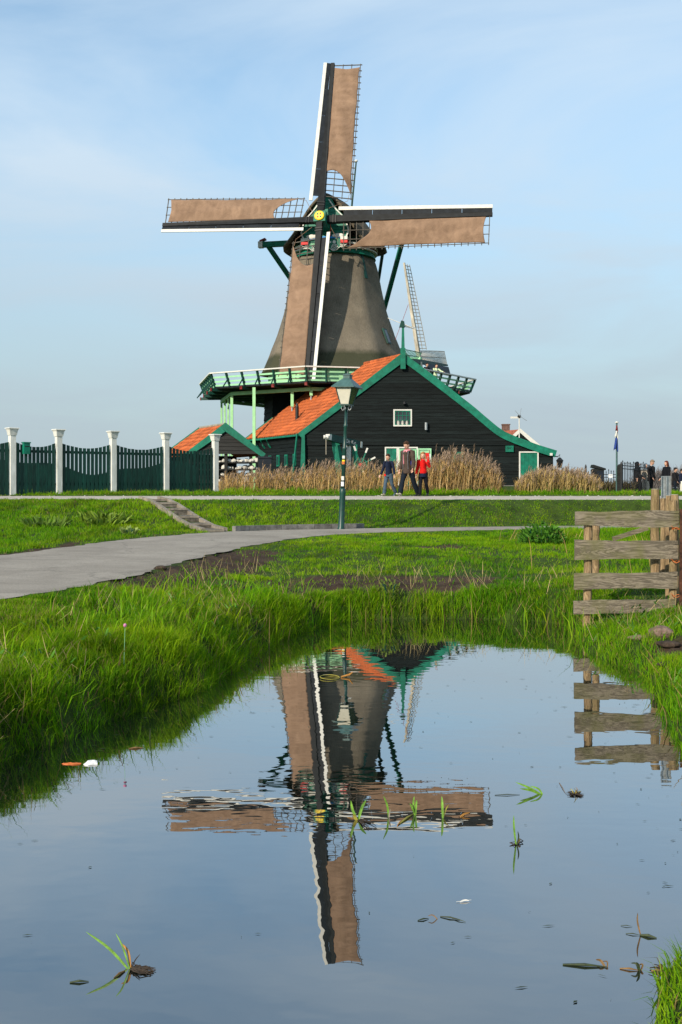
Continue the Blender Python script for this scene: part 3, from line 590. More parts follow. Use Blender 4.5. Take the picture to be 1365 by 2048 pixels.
# stage
SR = 8.55
st = MB(); deck_lo, deck_hi = oct_ring(SR, 7.52, 1), oct_ring(SR, 7.62, 1); st.add(deck_lo + deck_hi, [tuple(range(7, -1, -1)), tuple(range(8, 16))] + [(k, (k + 1) % 8, (k + 1) % 8 + 8, k + 8) for k in range(8)])
stage = st.build('stage', 'tar_board', mill)
for k in range(8):                                                       # joists on the radii, red-tipped
    for j in range(3):
        a = octp(SR, k, 7.45).lerp(octp(SR, k + 1, 7.45), j / 3); c = Vector((MC.x, MC.y, 7.45)); d = (a - c).normalized()
        if k in (2, 3, 4) : continue
        jo = MB().bar(c + d * 4.5, a + d * 0.28, 0.13, 0.17).build('joist', 'teal_dark', stage)
        MB().bar(a + d * 0.281, a + d * 0.33, 0.16, 0.19).build('joist_tip', 'dark_red', stage)
for k in range(8):                                                       # railing, leaning outwards
    A, B = octp(SR, k, 0), octp(SR, k + 1, 0); out = ((A + B) / 2 - Vector((MC.x, MC.y, 0))).normalized()
    back = k in (2, 3, 4, 5)
    def rp(t, z, o): 
        c = Vector((MC.x, MC.y, 0)); p = A.lerp(B, t); r = (p - c); p = c + r * (1 + o / SR); return Vector((p.x, p.y, z))
    nP = 6 if not back else 5
    for j in range(nP):
        t = j / nP; p0, p1 = rp(t, 7.60, 0.0), rp(t, 8.36, 0.30)
        MB().bar(p0, p1, 0.10, 0.13, up=out).build('railing_post', 'teal_dark', stage)
        if k in (6, 7, 0, 5): MB().bar(rp(t, 7.50, 0.55), rp(t, 8.0, 0.18), 0.05, 0.06, up=out).build('railing_brace', 'teal_dark', stage)
    MB().bar(rp(0, 8.40, 0.33), rp(1, 8.40, 0.33), 0.17, 0.07).build('top_rail', 'white', stage)
    MB().bar(rp(0, 8.15, 0.16), rp(1, 8.15, 0.16), 0.04, 0.10).build('middle_rail', 'mint', stage)
    MB().bar(rp(0, 7.90, 0.06), rp(1, 7.90, 0.06), 0.04, 0.10).build('middle_rail', 'mint', stage)
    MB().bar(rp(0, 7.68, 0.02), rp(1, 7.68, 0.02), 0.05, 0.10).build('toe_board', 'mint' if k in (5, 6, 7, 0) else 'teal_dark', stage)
# ring beam and posts of the stage
RB = 7.45
for k in (6, 7, 0, 1, 5): MB().bar(octp(RB, k, 7.27), octp(RB, k + 1, 7.27), 0.16, 0.2).build('ring_beam', 'light_green', stage)
# post feet are filled in once the barn roof is known (see barn)
# cap: hooded thatch, deepest over the middle, closed at the rear
HUBZ = 17.9
def cap_frame(s): return MC + FW * s
def cap_pt(s, u):
    t = (s + 3.3) / 5.8                                                  # 0 rear .. 1 front
    w = np.interp(t, [0, .12, .35, .6, .85, 1], [0.9, 2.05, 2.95, 3.10, 2.75, 2.2]); ridge = np.interp(t, [0, .15, .4, .7, 1], [17.9, 18.9, 19.75, 19.95, 19.75])
    zb = np.interp(t, [0, .3, 1], [16.95, 16.72, 16.85]); a = abs(u); f = (1 - a ** 1.75) * 0.80 + (1 - a) * 0.20
    x = math.copysign(a ** 0.92, u) * w
    if a > 0.84: x *= 1 + (a - 0.84) * 0.45
    p = cap_frame(s) + RT * x; return Vector((p.x, p.y, zb + (ridge - zb) * f))
cb = MB(); cb.grid(lambda i, j: cap_pt(-3.3 + 5.8 * j, -1 + 2 * i), 40, 26)
cap = cb.build('cap', 'cap_thatch', mill, smooth=True)
sm = cap.modifiers.new('thickness', 'SOLIDIFY'); sm.thickness = 0.16; sm.offset = -1
# curb rings under the cap
def ring(prof, name, m): b = MB(); b.lathe(prof, (MC.x, MC.y, 0), 40); return b.build(name, m, mill, smooth=False)
ring([(2.45, 16.62), (2.74, 16.62), (2.74, 16.72), (2.45, 16.72)], 'curb_ring', 'white')
ring([(2.45, 16.50), (2.66, 16.50), (2.66, 16.618), (2.45, 16.618)], 'curb_ring', 'dark_red')
ring([(2.45, 16.42), (2.72, 16.42), (2.72, 16.498), (2.45, 16.498)], 'curb_ring', 'white')
ring([(2.62, 16.10), (2.52, 16.42), (2.30, 16.44)], 'curb_skirt', 'teal')
# front of the cap
def fp(x, z, o=0.0): p = cap_frame(2.52 + o) + RT * x; return Vector((p.x, p.y, z))
outl = [(0.0, 19.62), (0.42, 19.35), (0.72, 18.75), (1.28, 18.15), (1.40, 17.75), (1.50, 17.30), (1.38, 16.95), (-1.38, 16.95), (-1.50, 17.30), (-1.40, 17.75), (-1.28, 18.15), (-0.86, 18.60), (-0.42, 19.20)]
front = MB().prism([fp(x, z) for x, z in outl], FW * 0.06).build('cap_front', 'teal', mill)
zz_ = 17.0
while zz_ < 19.4:
    hw = np.interp(zz_, [16.95, 17.3, 17.75, 18.15, 18.75, 19.35], [1.36, 1.45, 1.36, 1.22, 0.68, 0.32]) - 0.07; hw2 = np.interp(zz_ + .22, [16.95, 17.3, 17.75, 18.15, 18.75, 19.35], [1.36, 1.45, 1.36, 1.22, 0.68, 0.32]) - 0.07
    MB().add([fp(-hw, zz_, .095), fp(hw, zz_, .095), fp(hw2, zz_ + .215, .068), fp(-hw2, zz_ + .215, .068), fp(-hw, zz_, .062), fp(hw, zz_, .062)], [(0, 1, 2, 3), (0, 4, 5, 1)]).build('front_plank', 'teal', front)
    zz_ += 0.22
def strip(pts, w, name, m, par, o=0.08, dep=0.07):
    """a painted edge strip following an outline on the cap front"""
    P = catmull(pts, 6); b = MB()
    for i in range(len(P) - 1): b.bar(fp(*P[i], o), fp(*P[i + 1], o), w, dep, up=FW) if False else b.prism([fp(P[i][0], P[i][1], o), fp(P[i + 1][0], P[i + 1][1], o), fp(P[i + 1][0] + w * math.copysign(1, -P[i + 1][0] if abs(P[i + 1][0]) > .01 else 1), P[i + 1][1], o), fp(P[i][0] + w * math.copysign(1, -P[i][0] if abs(P[i][0]) > .01 else 1), P[i][1], o)], FW * dep)
    b.build(name, m, par)
for sgn in (-1, 1):
    strip([(sgn * 0.30, 19.30), (sgn * 0.66, 18.78), (sgn * 1.22, 18.18)], 0.09, 'edge_trim', 'white', front)
    strip([(sgn * 1.30, 18.05), (sgn * 1.42, 17.75), (sgn * 1.52, 17.35), (sgn * 1.40, 16.98)], 0.09, 'edge_trim', 'white', front)
    MB().box(fp(sgn * 0.33, 17.45, .13), (0.10, 0.06, 0.85), Matrix.Rotation(-YAW, 3, 'Z')).build('edge_trim', 'red', front)
    MB().box(fp(sgn * 0.26, 17.45, .14), (0.06, 0.06, 0.80), Matrix.Rotation(-YAW, 3, 'Z')).build('edge_trim', 'white', front)
    MB().box(fp(sgn * 1.24, 16.86, .14), (0.44, 0.34, 0.18), Matrix.Rotation(-YAW, 3, 'Z')).build('beam_end', 'white', front)
    MB().box(fp(sgn * 1.24, 16.66, .15), (0.44, 0.34, 0.20), Matrix.Rotation(-YAW, 3, 'Z')).build('beam_end', 'red', front)
    cl = MB()
    for dxx, rr_ in ((-0.20, .10), (0.0, .14), (0.2, .11)): cl.ellipsoid(fp(sgn * 0.82 + dxx, 17.06, .16), (rr_ * 1.5, 0.04, rr_), 12, 8, Matrix.Rotation(-YAW, 3, 'Z'))
    cl.build('painted_cloud', 'white', front)
MB().box(fp(0, 16.98, .115), (2.1, 0.07, 0.15), Matrix.Rotation(-YAW, 3, 'Z')).build('blue_band', 'blue', front)
# the beard: carved board with white scrolls
bo = [(-1.45, 16.56), (-1.30, 16.84), (1.30, 16.84), (1.45, 16.56), (1.30, 16.42), (1.05, 16.40), (0.90, 16.28), (0.62, 16.18), (0.35, 16.30), (0.15, 16.16), (-0.15, 16.16), (-0.35, 16.30), (-0.62, 16.18), (-0.90, 16.28), (-1.05, 16.40), (-1.30, 16.42)]
beard = MB().prism([fp(x, z, .12) for x, z in bo], FW * 0.06).build('beard_board', 'teal', mill)
for cx_, cz_, r_ in ((-1.12, 16.42, .14), (-0.62, 16.34, .20), (0.62, 16.34, .20), (1.12, 16.42, .14)):
    sc = []
    for i in range(40):
        a = i / 39 * 4.4 * math.pi; r = r_ * (1 - i / 39 * 0.88); sc.append(fp(cx_ + r * math.cos(a), cz_ + r * math.sin(a), .20))
    MB().tube(sc, 0.024, 5).build('scroll', 'white', beard)
for seg in ([(-1.46, 16.56), (-1.30, 16.44), (-1.2, 16.32)], [(-1.02, 16.36), (-0.9, 16.3), (-0.72, 16.16), (-0.5, 16.16), (-0.3, 16.3), (-0.12, 16.16), (0.12, 16.16), (0.3, 16.3), (0.5, 16.16), (0.72, 16.16), (0.9, 16.3), (1.02, 16.36)], [(1.2, 16.32), (1.30, 16.44), (1.46, 16.56)]):
    MB().tube([fp(x, z, .19) for x, z in catmull(seg, 5)], 0.026, 5).build('scroll', 'white', beard)
MB().lathe([(0.10, -.02), (0.10, .02)], fp(0.62, 16.66, .20), 16, Matrix.Rotation(-YAW, 3, 'Z') @ Matrix.Rotation(R(90), 3, 'X')).build('medallion', 'white', beard)
MB().box(fp(-0.62, 16.67, .185), (0.5, .02, .2), Matrix.Rotation(-YAW, 3, 'Z')).build('date_panel', 'mint', beard)
# winding beam and tail braces
sb0, sb1 = MC + RT * -4.75 + UP * 17.36, MC + RT * 4.75 + UP * 17.36
MB().bar(sb0, sb1, 0.30, 0.34).build('winding_beam', 'teal', mill)
for p_, d_ in ((sb0, -1), (sb1, 1)): 
    e = MB().bar(p_ + RT * d_ * 0.001, p_ + RT * d_ * 0.30, 0.34, 0.40).build('beam_end', 'white', mill)
MB().bar(sb0 + RT * -0.2 + UP * .22, sb0 + RT * 0.18 + UP * 0.36, 0.36, 0.10).build('beam_cover', 'dark_red', mill)
tail = MC - FW * 9.0 + UP * 9.0
for p_ in (sb0 + RT * 0.35, sb1 - RT * 0.35): MB().bar(p_ - UP * 0.1, tail, 0.26, 0.22).build('tail_brace', 'teal', mill)
ss0, ss1 = MC - FW * 2.6 + RT * -2.6 + UP * 17.0, MC - FW * 2.6 + RT * 2.6 + UP * 17.0
MB().bar(ss0, ss1, 0.24, 0.26).build('short_beam', 'teal_dark', mill)
for p_ in (ss0, ss1): MB().bar(p_, tail + UP * 0.6, 0.18, 0.18).build('tail_brace', 'teal_dark', mill)
MB().bar(MC - FW * 3.0 + UP * 17.3, tail, 0.4, 0.4).build('tail_pole', 'teal_dark', mill)
rod0 = at(702, 405, 70.0); rod1 = at(713, 322, 70.0)
rod = MB().tube([rod0 - UP * 0.9, rod1], [0.07, 0.05], 8).build('lightning_rod', 'teal_dark', mill); MB().ellipsoid(rod1, (0.11, 0.11, 0.09)).build('rod_tip', 'white', rod)
# windshaft and sails
TIL = R(12); NV = (FW * math.cos(TIL) + UP * math.sin(TIL)).normalized(); VV = (UP * math.cos(TIL) - FW * math.sin(TIL)).normalized()
HUB = MC + FW * 3.62 + UP * HUBZ
hb = MB().bar(HUB - NV * 1.3, HUB + NV * 0.36, 0.72, 0.66, up=VV).build('shaft_head', 'teal', mill)
axm = Matrix((RT, VV, NV)).transposed()
MB().lathe([(0.30, 0.361), (0.30, 0.43), (0.24, 0.46)], HUB, 24, axm).build('hub_disc', 'yellow', hb)
for a in (0.9, 2.4, 4.0, 5.5): MB().lathe([(0.055, 0.461), (0.055, 0.475)], HUB + (RT * math.cos(a) + VV * math.sin(a)) * 0.13, 8, axm).build('hub_mark', 'red' if a in (0.9, 4.0) else 'teal', hb)
SL = 10.27
for k in range(4):
    ang = -k * math.pi / 2 - R(1.5)
    er = RT * math.sin(-ang) + VV * math.cos(-ang) if False else (VV * math.cos(ang) - RT * math.sin(ang))
    et = (RT * math.cos(ang) + VV * math.sin(ang))
    off = 0.16 if k % 2 == 0 else -0.20                                   # one stock passes in front of the other
    def tw(r): return np.interp(r, [1.2, 10.2], [R(17), R(3)])
    def S(r, t, n=0.0):
        a = tw(r) if t > 0.1 else tw(r) * 0.6
        return HUB + er * r + et * (t * math.cos(a)) + NV * (off + n * math.cos(a) - t * math.sin(a) * (1 if t > 0 else 0.35))
    stock = MB().add([S(0, -.20, -.19), S(0, .20, -.19), S(0, .20, .19), S(0, -.20, .19), S(SL, -.10, -.09), S(SL, .12, -.09), S(SL, .12, .09), S(SL, -.10, .09)],
                     [(0, 3, 2, 1), (4, 5, 6, 7), (0, 1, 5, 4), (1, 2, 6, 5), (2, 3, 7, 6), (3, 0, 4, 7)]).build('sail', 'black_paint', mill)
    tag(stock, ['sail pointing up beside the lightning rod', 'sail pointing right', 'sail hanging down in front of the tower', 'sail pointing left'][k])
    for j in range(2): MB().bar(S(0.75 + j * .16, -.24, .2), S(0.75 + j * .16, .24, .2), 0.07, 0.05, up=NV).build('stock_clamp', 'dark_iron', stock)
    # leading boards with the white strip
    nb = 5
    for j in range(nb):
        r0, r1 = 1.35 + (SL - 1.35) * j / nb + .012, 1.35 + (SL - 1.35) * (j + 1) / nb - .012
        MB().add([S(r0, -.16, .05), S(r0, -(.58 - .022 * r0), .12), S(r1, -(.58 - .022 * r1), .12), S(r1, -.11, .05), S(r0, -.16, .02), S(r0, -(.58 - .022 * r0), .09), S(r1, -(.58 - .022 * r1), .09), S(r1, -.11, .02)],
                 [(0, 1, 2, 3), (7, 6, 5, 4), (0, 4, 5, 1), (1, 5, 6, 2), (2, 6, 7, 3), (3, 7, 4, 0)]).build('leading_board', 'tar_board', stock)
    r0, r1 = 1.05, SL
    MB().add([S(r0, -.54, .14), S(r0, -.75, .16), S(r1, -.54, .16), S(r1, -.34, .14), S(r0, -.54, .08), S(r0, -.75, .10), S(r1, -.54, .10), S(r1, -.34, .08)],
             [(0, 1, 2, 3), (7, 6, 5, 4), (0, 4, 5, 1), (1, 5, 6, 2), (2, 6, 7, 3), (3, 7, 4, 0)]).build('edge_strip', 'white', stock)
    # lattice
    m_l = 'lath'
    for j in range(23):
        r = 1.38 + j * 0.397
        MB().bar(S(r, .05, 0), S(r, 1.86, 0), 0.045, 0.05, up=NV).build('lattice_bar', m_l, stock)
    for t in (0.68, 1.22, 1.76):
        b = MB(); b.tube([S(r, t, 0.04) for r in np.linspace(1.30, 10.15, 12)], 0.026, 5); b.build('hem_lath', m_l, stock)
    # cloth
    r9 = np.random.default_rng(40 + k)
    ph = r9.uniform(0, 6, 4)
    def cloth(u, v):
        t = 0.17 + 1.56 * u; ri = 2.95 - 1.35 * u ** 2.2 - 0.45 * math.sin(u * math.pi) * -0.6
        ro = 9.92 - 0.16 * math.sin(u * math.pi) * 0.8
        r = ri + (ro - ri) * v
        edge = u ** 3 * (0.012 * math.sin(r * 2.1 + ph[0]) + 0.010 * math.sin(r * 4.7 + ph[1]) - 0.05 * math.sin(v * math.pi)) 
        n = 0.065 + 0.10 * math.sin(u * math.pi) * (1 - 0.5 * v) * (1 + 0.5 * math.sin(r * 1.3 + ph[2])) + 0.022 * math.sin(r * 5.2 + 3 * u + ph[3]) * u * (1 - u) * 4 + 0.03 * math.sin((r - 2.0 * u) * 3.1 + ph[1]) * (1 - v) ** 2
        n += 0.012 * math.cos(r * 2 * math.pi / .397) * math.sin(u * math.pi) + 0.018 * math.sin(u * 11 + r * .8 + ph[0]) * math.sin(u * math.pi)
        return S(r, t + edge, n)
    c = MB().grid(cloth, 18, 90).build('sailcloth', 'canvas', stock, smooth=True); so = c.modifiers.new('cloth', 'SOLIDIFY'); so.thickness = 0.012
    MB().tube([S(1.62, 1.66, .10), S(1.2, 1.60, .08), S(0.6, 0.5, .1)], 0.014, 5).build('rope', 'canvas', stock)

# ------------------------------------------------------------------ the barn
BY = 56.0; SK = Vector((-3.5, 7.0, 0))
E0, R0 = Vector((-2.13, BY, 4.49)), Vector((3.23, BY, 8.57))
RPROF = [(3.23, 8.57), (5.25, 7.06), (6.86, 5.81), (7.55, 5.22), (8.30, 4.62), (8.94, 4.30), (9.62, 4.04), (10.3, 3.79), (11.24, 3.50)]
RC = catmull([RPROF[0], (4.2, 7.86), RPROF[1], (6.1, 6.40)] + RPROF[2:], 4)
barn = thing('barn', (4.5, BY, 1.6), 'large black-boarded barn with green bargeboards and an orange tiled roof', 'barn')
BZ = 1.80
def xl(z): return np.interp(z, [E0.z, R0.z], [-1.98, R0.x]) if z > E0.z else -1.98
def xr(z): return float(np.interp(-z, -RC[:, 1], RC[:, 0])) - 0.02 if z > 3.5 else 11.1
gp = [(-1.98, BZ), (-1.98, 4.42), (R0.x, 8.42)] + [(x, z - 0.15) for x, z in RC[1:]] + [(11.1, 3.3), (11.1, BZ)]
gable = MB().prism([(x, BY, z) for x, z in gp], (0, 0.08, 0)).build('gable_wall', 'black_board', barn)
z = BZ; BH = 0.19
while z < 8.3:
    up_ = 0.0 if z + 0.02 < 3.76 else 0.05                                 # the upper boarding stands proud of the lower
    z1 = min(z + BH, 8.34); a0, b0, a1, b1 = xl(z) + .01, xr(z), xl(z1) + .01, xr(z1)
    a0, a1 = max(a0, -1.98), max(a1, -1.98); b0, b1 = min(b0, 11.1), min(b1, 11.1)
    j0, j1 = random.uniform(0, .008), random.uniform(0, .008)
    MB().add([(a0, BY - .026 - up_ - j0, z), (b0, BY - .026 - up_ - j1, z), (b1, BY - .010 - up_, z1), (a1, BY - .010 - up_, z1), (a0, BY - .002, z), (b0, BY - .002, z)], [(0, 1, 2, 3), (0, 4, 5, 1)]).build('board', 'black_board', gable)
    z += BH
MB().box((4.55, BY - 0.02, 1.50), (13.4, 0.5, 0.6)).build('plinth', 'kerb_stone', barn)
def along(px, py): return at(px, py, BY)
# left long wall, boarded, with its small green shutters
WN = Vector((-0.894, -0.447, 0)); W0 = Vector((-1.98, BY + 0.02, 0)); WL = 0.97
lw = MB().add([W0 + UP * 1.3, W0 + SK * WL + UP * 1.3, W0 + SK * WL + UP * 4.46, W0 + UP * 4.46], [(0, 1, 2, 3)]).build('side_wall', 'black_board', barn)
for j in range(14):
    z0 = 1.7 + j * 0.195; z1 = z0 + 0.195; A, B = W0, W0 + SK * WL
    MB().add([A + WN * .035 + UP * z0, B + WN * .035 + UP * z0, B + WN * .008 + UP * z1, A + WN * .008 + UP * z1, A + WN * .002 + UP * z0, B + WN * .002 + UP * z0], [(0, 1, 2, 3), (0, 4, 5, 1)]).build('board', 'black_board', lw)
wrot = Matrix.Rotation(math.atan2(SK.y, SK.x), 3, 'Z')
for s in (0.13, 0.27, 0.41, 0.56, 0.71):
    o = MB().box(W0 + SK * s + WN * .05 + UP * 3.16, (0.36, 0.06, 0.62), wrot).build('shutter', 'teal', barn); MB().box(W0 + SK * s + WN * .086 + UP * 3.16, (0.22, 0.02, 0.46), wrot).build('pane', 'teal_dark', o)
for s in (0.55, 0.66, 0.77, 0.88):
    P = W0 + SK * s + UP * 4.36; MB().tube([P + WN * .02 - UP * .45, P + WN * .16 - UP * .30, P + WN * .30, P + WN * .05 + UP * .02], 0.05, 6).build('eave_bracket', 'teal', barn)
MB().bar(W0 + WN * 0.10 + Vector((0.06, -.12, 1.7)), W0 + WN * 0.10 + Vector((0.10, -.12, 4.45)), 0.30, 0.16, up=(0, 1, 0), w1=0.16).build('corner_board', 'teal', barn)
MB().bar(W0 + WN * 0.32 + Vector((-.28, -.2, 2.0)), E0 + Vector((-.16, -.05, .02)), 0.07, 0.07).build('corner_brace', 'teal', barn)
MB().bar(E0 + WN * 0.06 - UP * 0.06, E0 + SK + WN * 0.06 - UP * 0.06, 0.11, 0.10).build('gutter', 'teal', barn)
# roof slabs and pantiles
def RP(s, q, n=0.0):
    return E0 + SK * s + (R0 - E0) * q + NRM * n
NRM = SK.cross(R0 - E0).normalized(); NRM = NRM if NRM.z > 0 else -NRM
QC, SCUT = 0.70, 0.53
roof = MB().prism([RP(0, 0), RP(1, 0), RP(1, QC), RP(SCUT, QC), RP(SCUT, 1), RP(0, 1)], -NRM * 0.10).build('roof', 'tile', barn)
NC, NR = 30, 20; cw, rh = 1 / NC, 1 / NR
def tile_mesh(e1, e2, nrm, name):
    tm = MB(); w, h = e1, e2; prof_ = [(0, .02), (.14, .05), (.32, .062), (.5, .045), (.68, .018), (.86, .008), (1.03, .020)]
    lo_ = [w * u + nrm * (hh + .035) - h * 0.03 for u, hh in prof_]; hi_ = [w * u + nrm * hh + h * 1.06 for u, hh in prof_]; fr = [w * u + nrm * (hh + .012) - h * 0.028 for u, hh in prof_]
    nn = len(prof_); tm.add(lo_ + hi_ + fr, [(i, i + 1, i + 1 + nn, i + nn) for i in range(nn - 1)] + [(i + 2 * nn, i + 1 + 2 * nn, i + 1, i) for i in range(nn - 1)])
    me = tm.mesh(name); me.materials.append(MATS['tile']); me.shade_smooth(); return me
TM = tile_mesh(SK * cw, (R0 - E0) * rh, NRM, 'roof_tile')
cells = [(r, c) for r in range(NR) for c in range(NC) if not (r * rh >= QC and c * cw >= SCUT)]
cells.sort(key=lambda rc: (rc[1] * 7 + rc[0] * 0.1))
single, rest = cells[:300], cells[300:]
for r, c in single:
    o = place('roof_tile', TM, None, roof); o.location = RP(c * cw, r * rh, random.uniform(-.004, .008))
tv = np.array([v.co for v in TM.vertices]); tf = [tuple(p.vertices) for p in TM.polygons]; mb = MB()
for r, c in rest:
    o = RP(c * cw, r * rh, random.uniform(-.004, .008)); mb.add(tv + np.array(o), tf)
tag(mb.build('roof_tiles', 'tile', roof, smooth=True), kind='stuff')
for j in range(11):
    a, b = RP(SCUT * j / 11, 1, 0.02), RP(SCUT * (j + 1.06) / 11, 1, 0.035); MB().tube([a, b], 0.11, 10).build('ridge_tile', 'tile', roof)
# right-hand slope of the roof
rs = MB(); L0 = [Vector((x, BY, z)) for x, z in RC]
rs.grid(lambda u, v: L0[int(round(u * (len(L0) - 1)))] + SK * (v * (1.0 if L0[int(round(u * (len(L0) - 1)))].z < 7.2 else SCUT)), len(L0) - 1, 6)
ro = rs.build('roof_slope', 'tile', barn); so = ro.modifiers.new('thickness', 'SOLIDIFY'); so.thickness = 0.12; so.offset = 0
# bargeboards
D = (R0 - E0).normalized(); PN = Vector((D.z, 0, -D.x))
if PN.z > 0: PN = -PN
MB().prism([E0 - D * 0.15 - UP * .0 + Vector((0, -.16, .12)), R0 + Vector((0, -.16, .18)), R0 + PN * 0.30 + Vector((0.11, -.16, .1)), E0 - D * 0.15 + PN * 0.28 + Vector((0, -.16, .12))], (0, .07, 0)).build('bargeboard', 'teal', barn)
P2 = []
for i, (x, z) in enumerate(RC):
    d = RC[min(i + 1, len(RC) - 1)] - RC[max(i - 1, 0)]; d = d / np.hypot(*d); n_ = np.array([-d[1], d[0]]); n_ = -n_ if n_[1] < 0 else n_
    P2.append((np.array([x, z]) + n_ * 0.12, np.array([x, z]) - n_ * 0.25))
poly = [(a[0], BY - .165, a[1]) for a, b in P2] + [(b[0], BY - .165, b[1]) for a, b in P2[::-1]]
poly[0] = (R0.x, BY - .165, R0.z + .18)
bb = MB()
for i in range(len(P2) - 1):
    a, b, c, d = P2[i][0], P2[i + 1][0], P2[i + 1][1], P2[i][1]; bb.prism([(q[0], BY - .165, q[1]) for q in (a, b, c, d)], (0, .07, 0))
bb.build('bargeboard', 'teal', barn)
f0, f1 = RP(1, 0) - D * .1, RP(1, 0.30); MB().prism([f0 + UP * .12, f1 + UP * .12, f1 - UP * .25, f0 - UP * .25], SK.normalized() * .06).build('bargeboard', 'teal', barn)
# finial with its small wind gauge
fx = R0.x + 0.0; fin = MB().bar((fx, BY - .25, 7.86), (fx, BY - .25, 8.95), 0.26, 0.10, up=(0, 1, 0)).build('finial', 'teal', barn)
MB().bar((fx, BY - .25, 8.951), (fx, BY - .25, 10.02), 0.17, 0.09, up=(0, 1, 0), w1=0.11).build('finial_pole', 'teal', fin)
MB().prism([(fx - .20, BY - .34, 10.03), (fx + .10, BY - .34, 10.03), (fx + .06, BY - .34, 10.34), (fx - .10, BY - .34, 10.38)], (0, .2, 0)).build('gauge_box', 'teal_dark', fin)
MB().bar((fx + .1, BY - .25, 10.10), (fx + .66, BY - .25, 9.98), 0.05, 0.10).build('gauge_arm', 'grey_metal', fin)
MB().tube([at(776, 636, BY - .3), at(832, 658, BY - .3)], 0.02, 6).build('gauge_vane', 'white', fin)
MB().tube([at(791, 679, BY - .3), at(803, 648, BY - .3), at(817, 609, BY - .3)], 0.013, 6).build('gauge_wire', 'dark_red', fin)
# openings in the gable, each built proud of the boards
def opening(x0, y0, x1, y1, name, fm, pm, fw, cols=0, rows=0, bm_='teal', par=barn, proud=0.115):
    a, b = along(x0, y1), along(x1, y0); w, h = b.x - a.x, b.z - a.z; cx_, cz_ = (a.x + b.x) / 2, (a.z + b.z) / 2; yf = BY - proud
    fr = MB()
    fr.box((cx_, yf, b.z - fw / 2), (w, .08, fw)); fr.box((cx_, yf, a.z + fw / 2), (w, .08, fw)); fr.box((a.x + fw / 2, yf, cz_), (fw, .08, h - 2 * fw)); fr.box((b.x - fw / 2, yf, cz_), (fw, .08, h - 2 * fw))
    o = fr.build(name, fm, par); ox0, ox1, oz0, oz1 = a.x + fw, b.x - fw, a.z + fw, b.z - fw
    if cols:
        s = 0.05; g = MB()
        for t in (ox0 + s / 2, ox1 - s / 2): g.box((t, yf + .006, (oz0 + oz1) / 2), (s, .05, oz1 - oz0))
        for t in (oz0 + s / 2, oz1 - s / 2): g.box(((ox0 + ox1) / 2, yf + .006, t), (ox1 - ox0 - 2 * s, .05, s))
        g.build('sash', bm_, o)
        for i in range(1, cols): MB().box((ox0 + (ox1 - ox0) * i / cols, yf + .008, (oz0 + oz1) / 2), (.03, .03, oz1 - oz0 - 2 * s)).build('glazing_bar', bm_, o)
        for i in range(1, rows): MB().box(((ox0 + ox1) / 2, yf + .011, oz0 + (oz1 - oz0) * i / rows), (ox1 - ox0 - 2 * s, .03, .03)).build('glazing_bar', bm_, o)
        for i in range(cols):
            for k in range(rows):
                u0, u1, v0, v1 = ox0 + (ox1 - ox0) * i / cols, ox0 + (ox1 - ox0) * (i + 1) / cols, oz0 + (oz1 - oz0) * k / rows, oz0 + (oz1 - oz0) * (k + 1) / rows
                MB().box(((u0 + u1) / 2, yf + .03, (v0 + v1) / 2), (u1 - u0 - .004, .006, v1 - v0 - .004)).build('pane', pm, o)
    else:
        npl = max(2, int((ox1 - ox0) / 0.22))
        for i in range(npl):
            u0, u1 = ox0 + (ox1 - ox0) * i / npl, ox0 + (ox1 - ox0) * (i + 1) / npl
            MB().box(((u0 + u1) / 2, yf + .02 + .004 * (i % 2), (oz0 + oz1) / 2), (u1 - u0 - .006, .03, oz1 - oz0)).build('plank', pm, o)
    return o
w1 = opening(787, 819, 824, 853, 'window', 'white', 'glass', 0.07, 4, 3)
for i in range(3): MB().tube([(along(797 + i * 8.5, 850).x, BY - .072, along(0, 850).z), (along(797 + i * 8.5, 840).x, BY - .072, along(0, 841).z)], [0.085, 0.05], 8).build('sill_pot', 'curtain', w1)
opening(770, 894, 796, 975, 'door', 'white', 'teal', 0.07, proud=0.08)
opening(796.2, 894, 836, 975, 'door', 'white', 'teal', 0.07, proud=0.08)
opening(799, 899, 833, 940, 'door_window', 'mint', 'glass', 0.05, 3, 3, 'mint', proud=0.125)
sh = opening(836.2, 897, 862.5, 975, 'open_shutter', 'mint', 'mint', 0.08, proud=0.17)
a, b = along(841, 932), along(858, 906); MB().box(((a.x + b.x) / 2, BY - .235, (a.z + b.z) / 2), (b.x - a.x, .03, b.z - a.z)).build('red_poster', 'red', sh)
MB().box((along(860, 0).x, BY - .222, along(0, 918).z), (.06, .01, .5)).build('poster_margin', 'paper', sh)
opening(907, 904, 926.5, 926, 'small_window', 'teal', 'glass', 0.085, 2, 2, proud=0.08)
opening(1011, 891.5, 1027, 904, 'small_window', 'teal', 'glass', 0.085, 2, 1, proud=0.08)
opening(1038, 903, 1077, 975, 'side_door', 'white', 'teal', 0.065, proud=0.08)
p_ = along(852, 853); MB().lathe([(0.05, -.2), (0.075, -.19), (0.075, .19), (0.05, .2)], (p_.x, BY - .22, p_.z), 12).build('tube_lamp', 'grey_metal', barn); MB().box((p_.x, BY - .12, p_.z), (.08, .12, .12)).build('lamp_bracket', 'dark_iron', barn)
p_ = along(809, 807); MB().lathe([(0.05, -.05), (0.11, -.04), (0.05, .08)], (p_.x, BY - .2, p_.z), 12).build('wall_lamp', 'dark_iron', barn)
p_ = along(1101, 909); MB().box((p_.x, BY - .24, p_.z), (.13, .12, .13)).build('gutter_end', 'white', barn)
p_ = at(1120, 925, BY - .2); cl = MB().lathe([(0.10, -.28), (0.17, .06), (0.20, .10), (0.05, .26)], p_, 6).build('corner_lantern', 'dark_iron', barn)
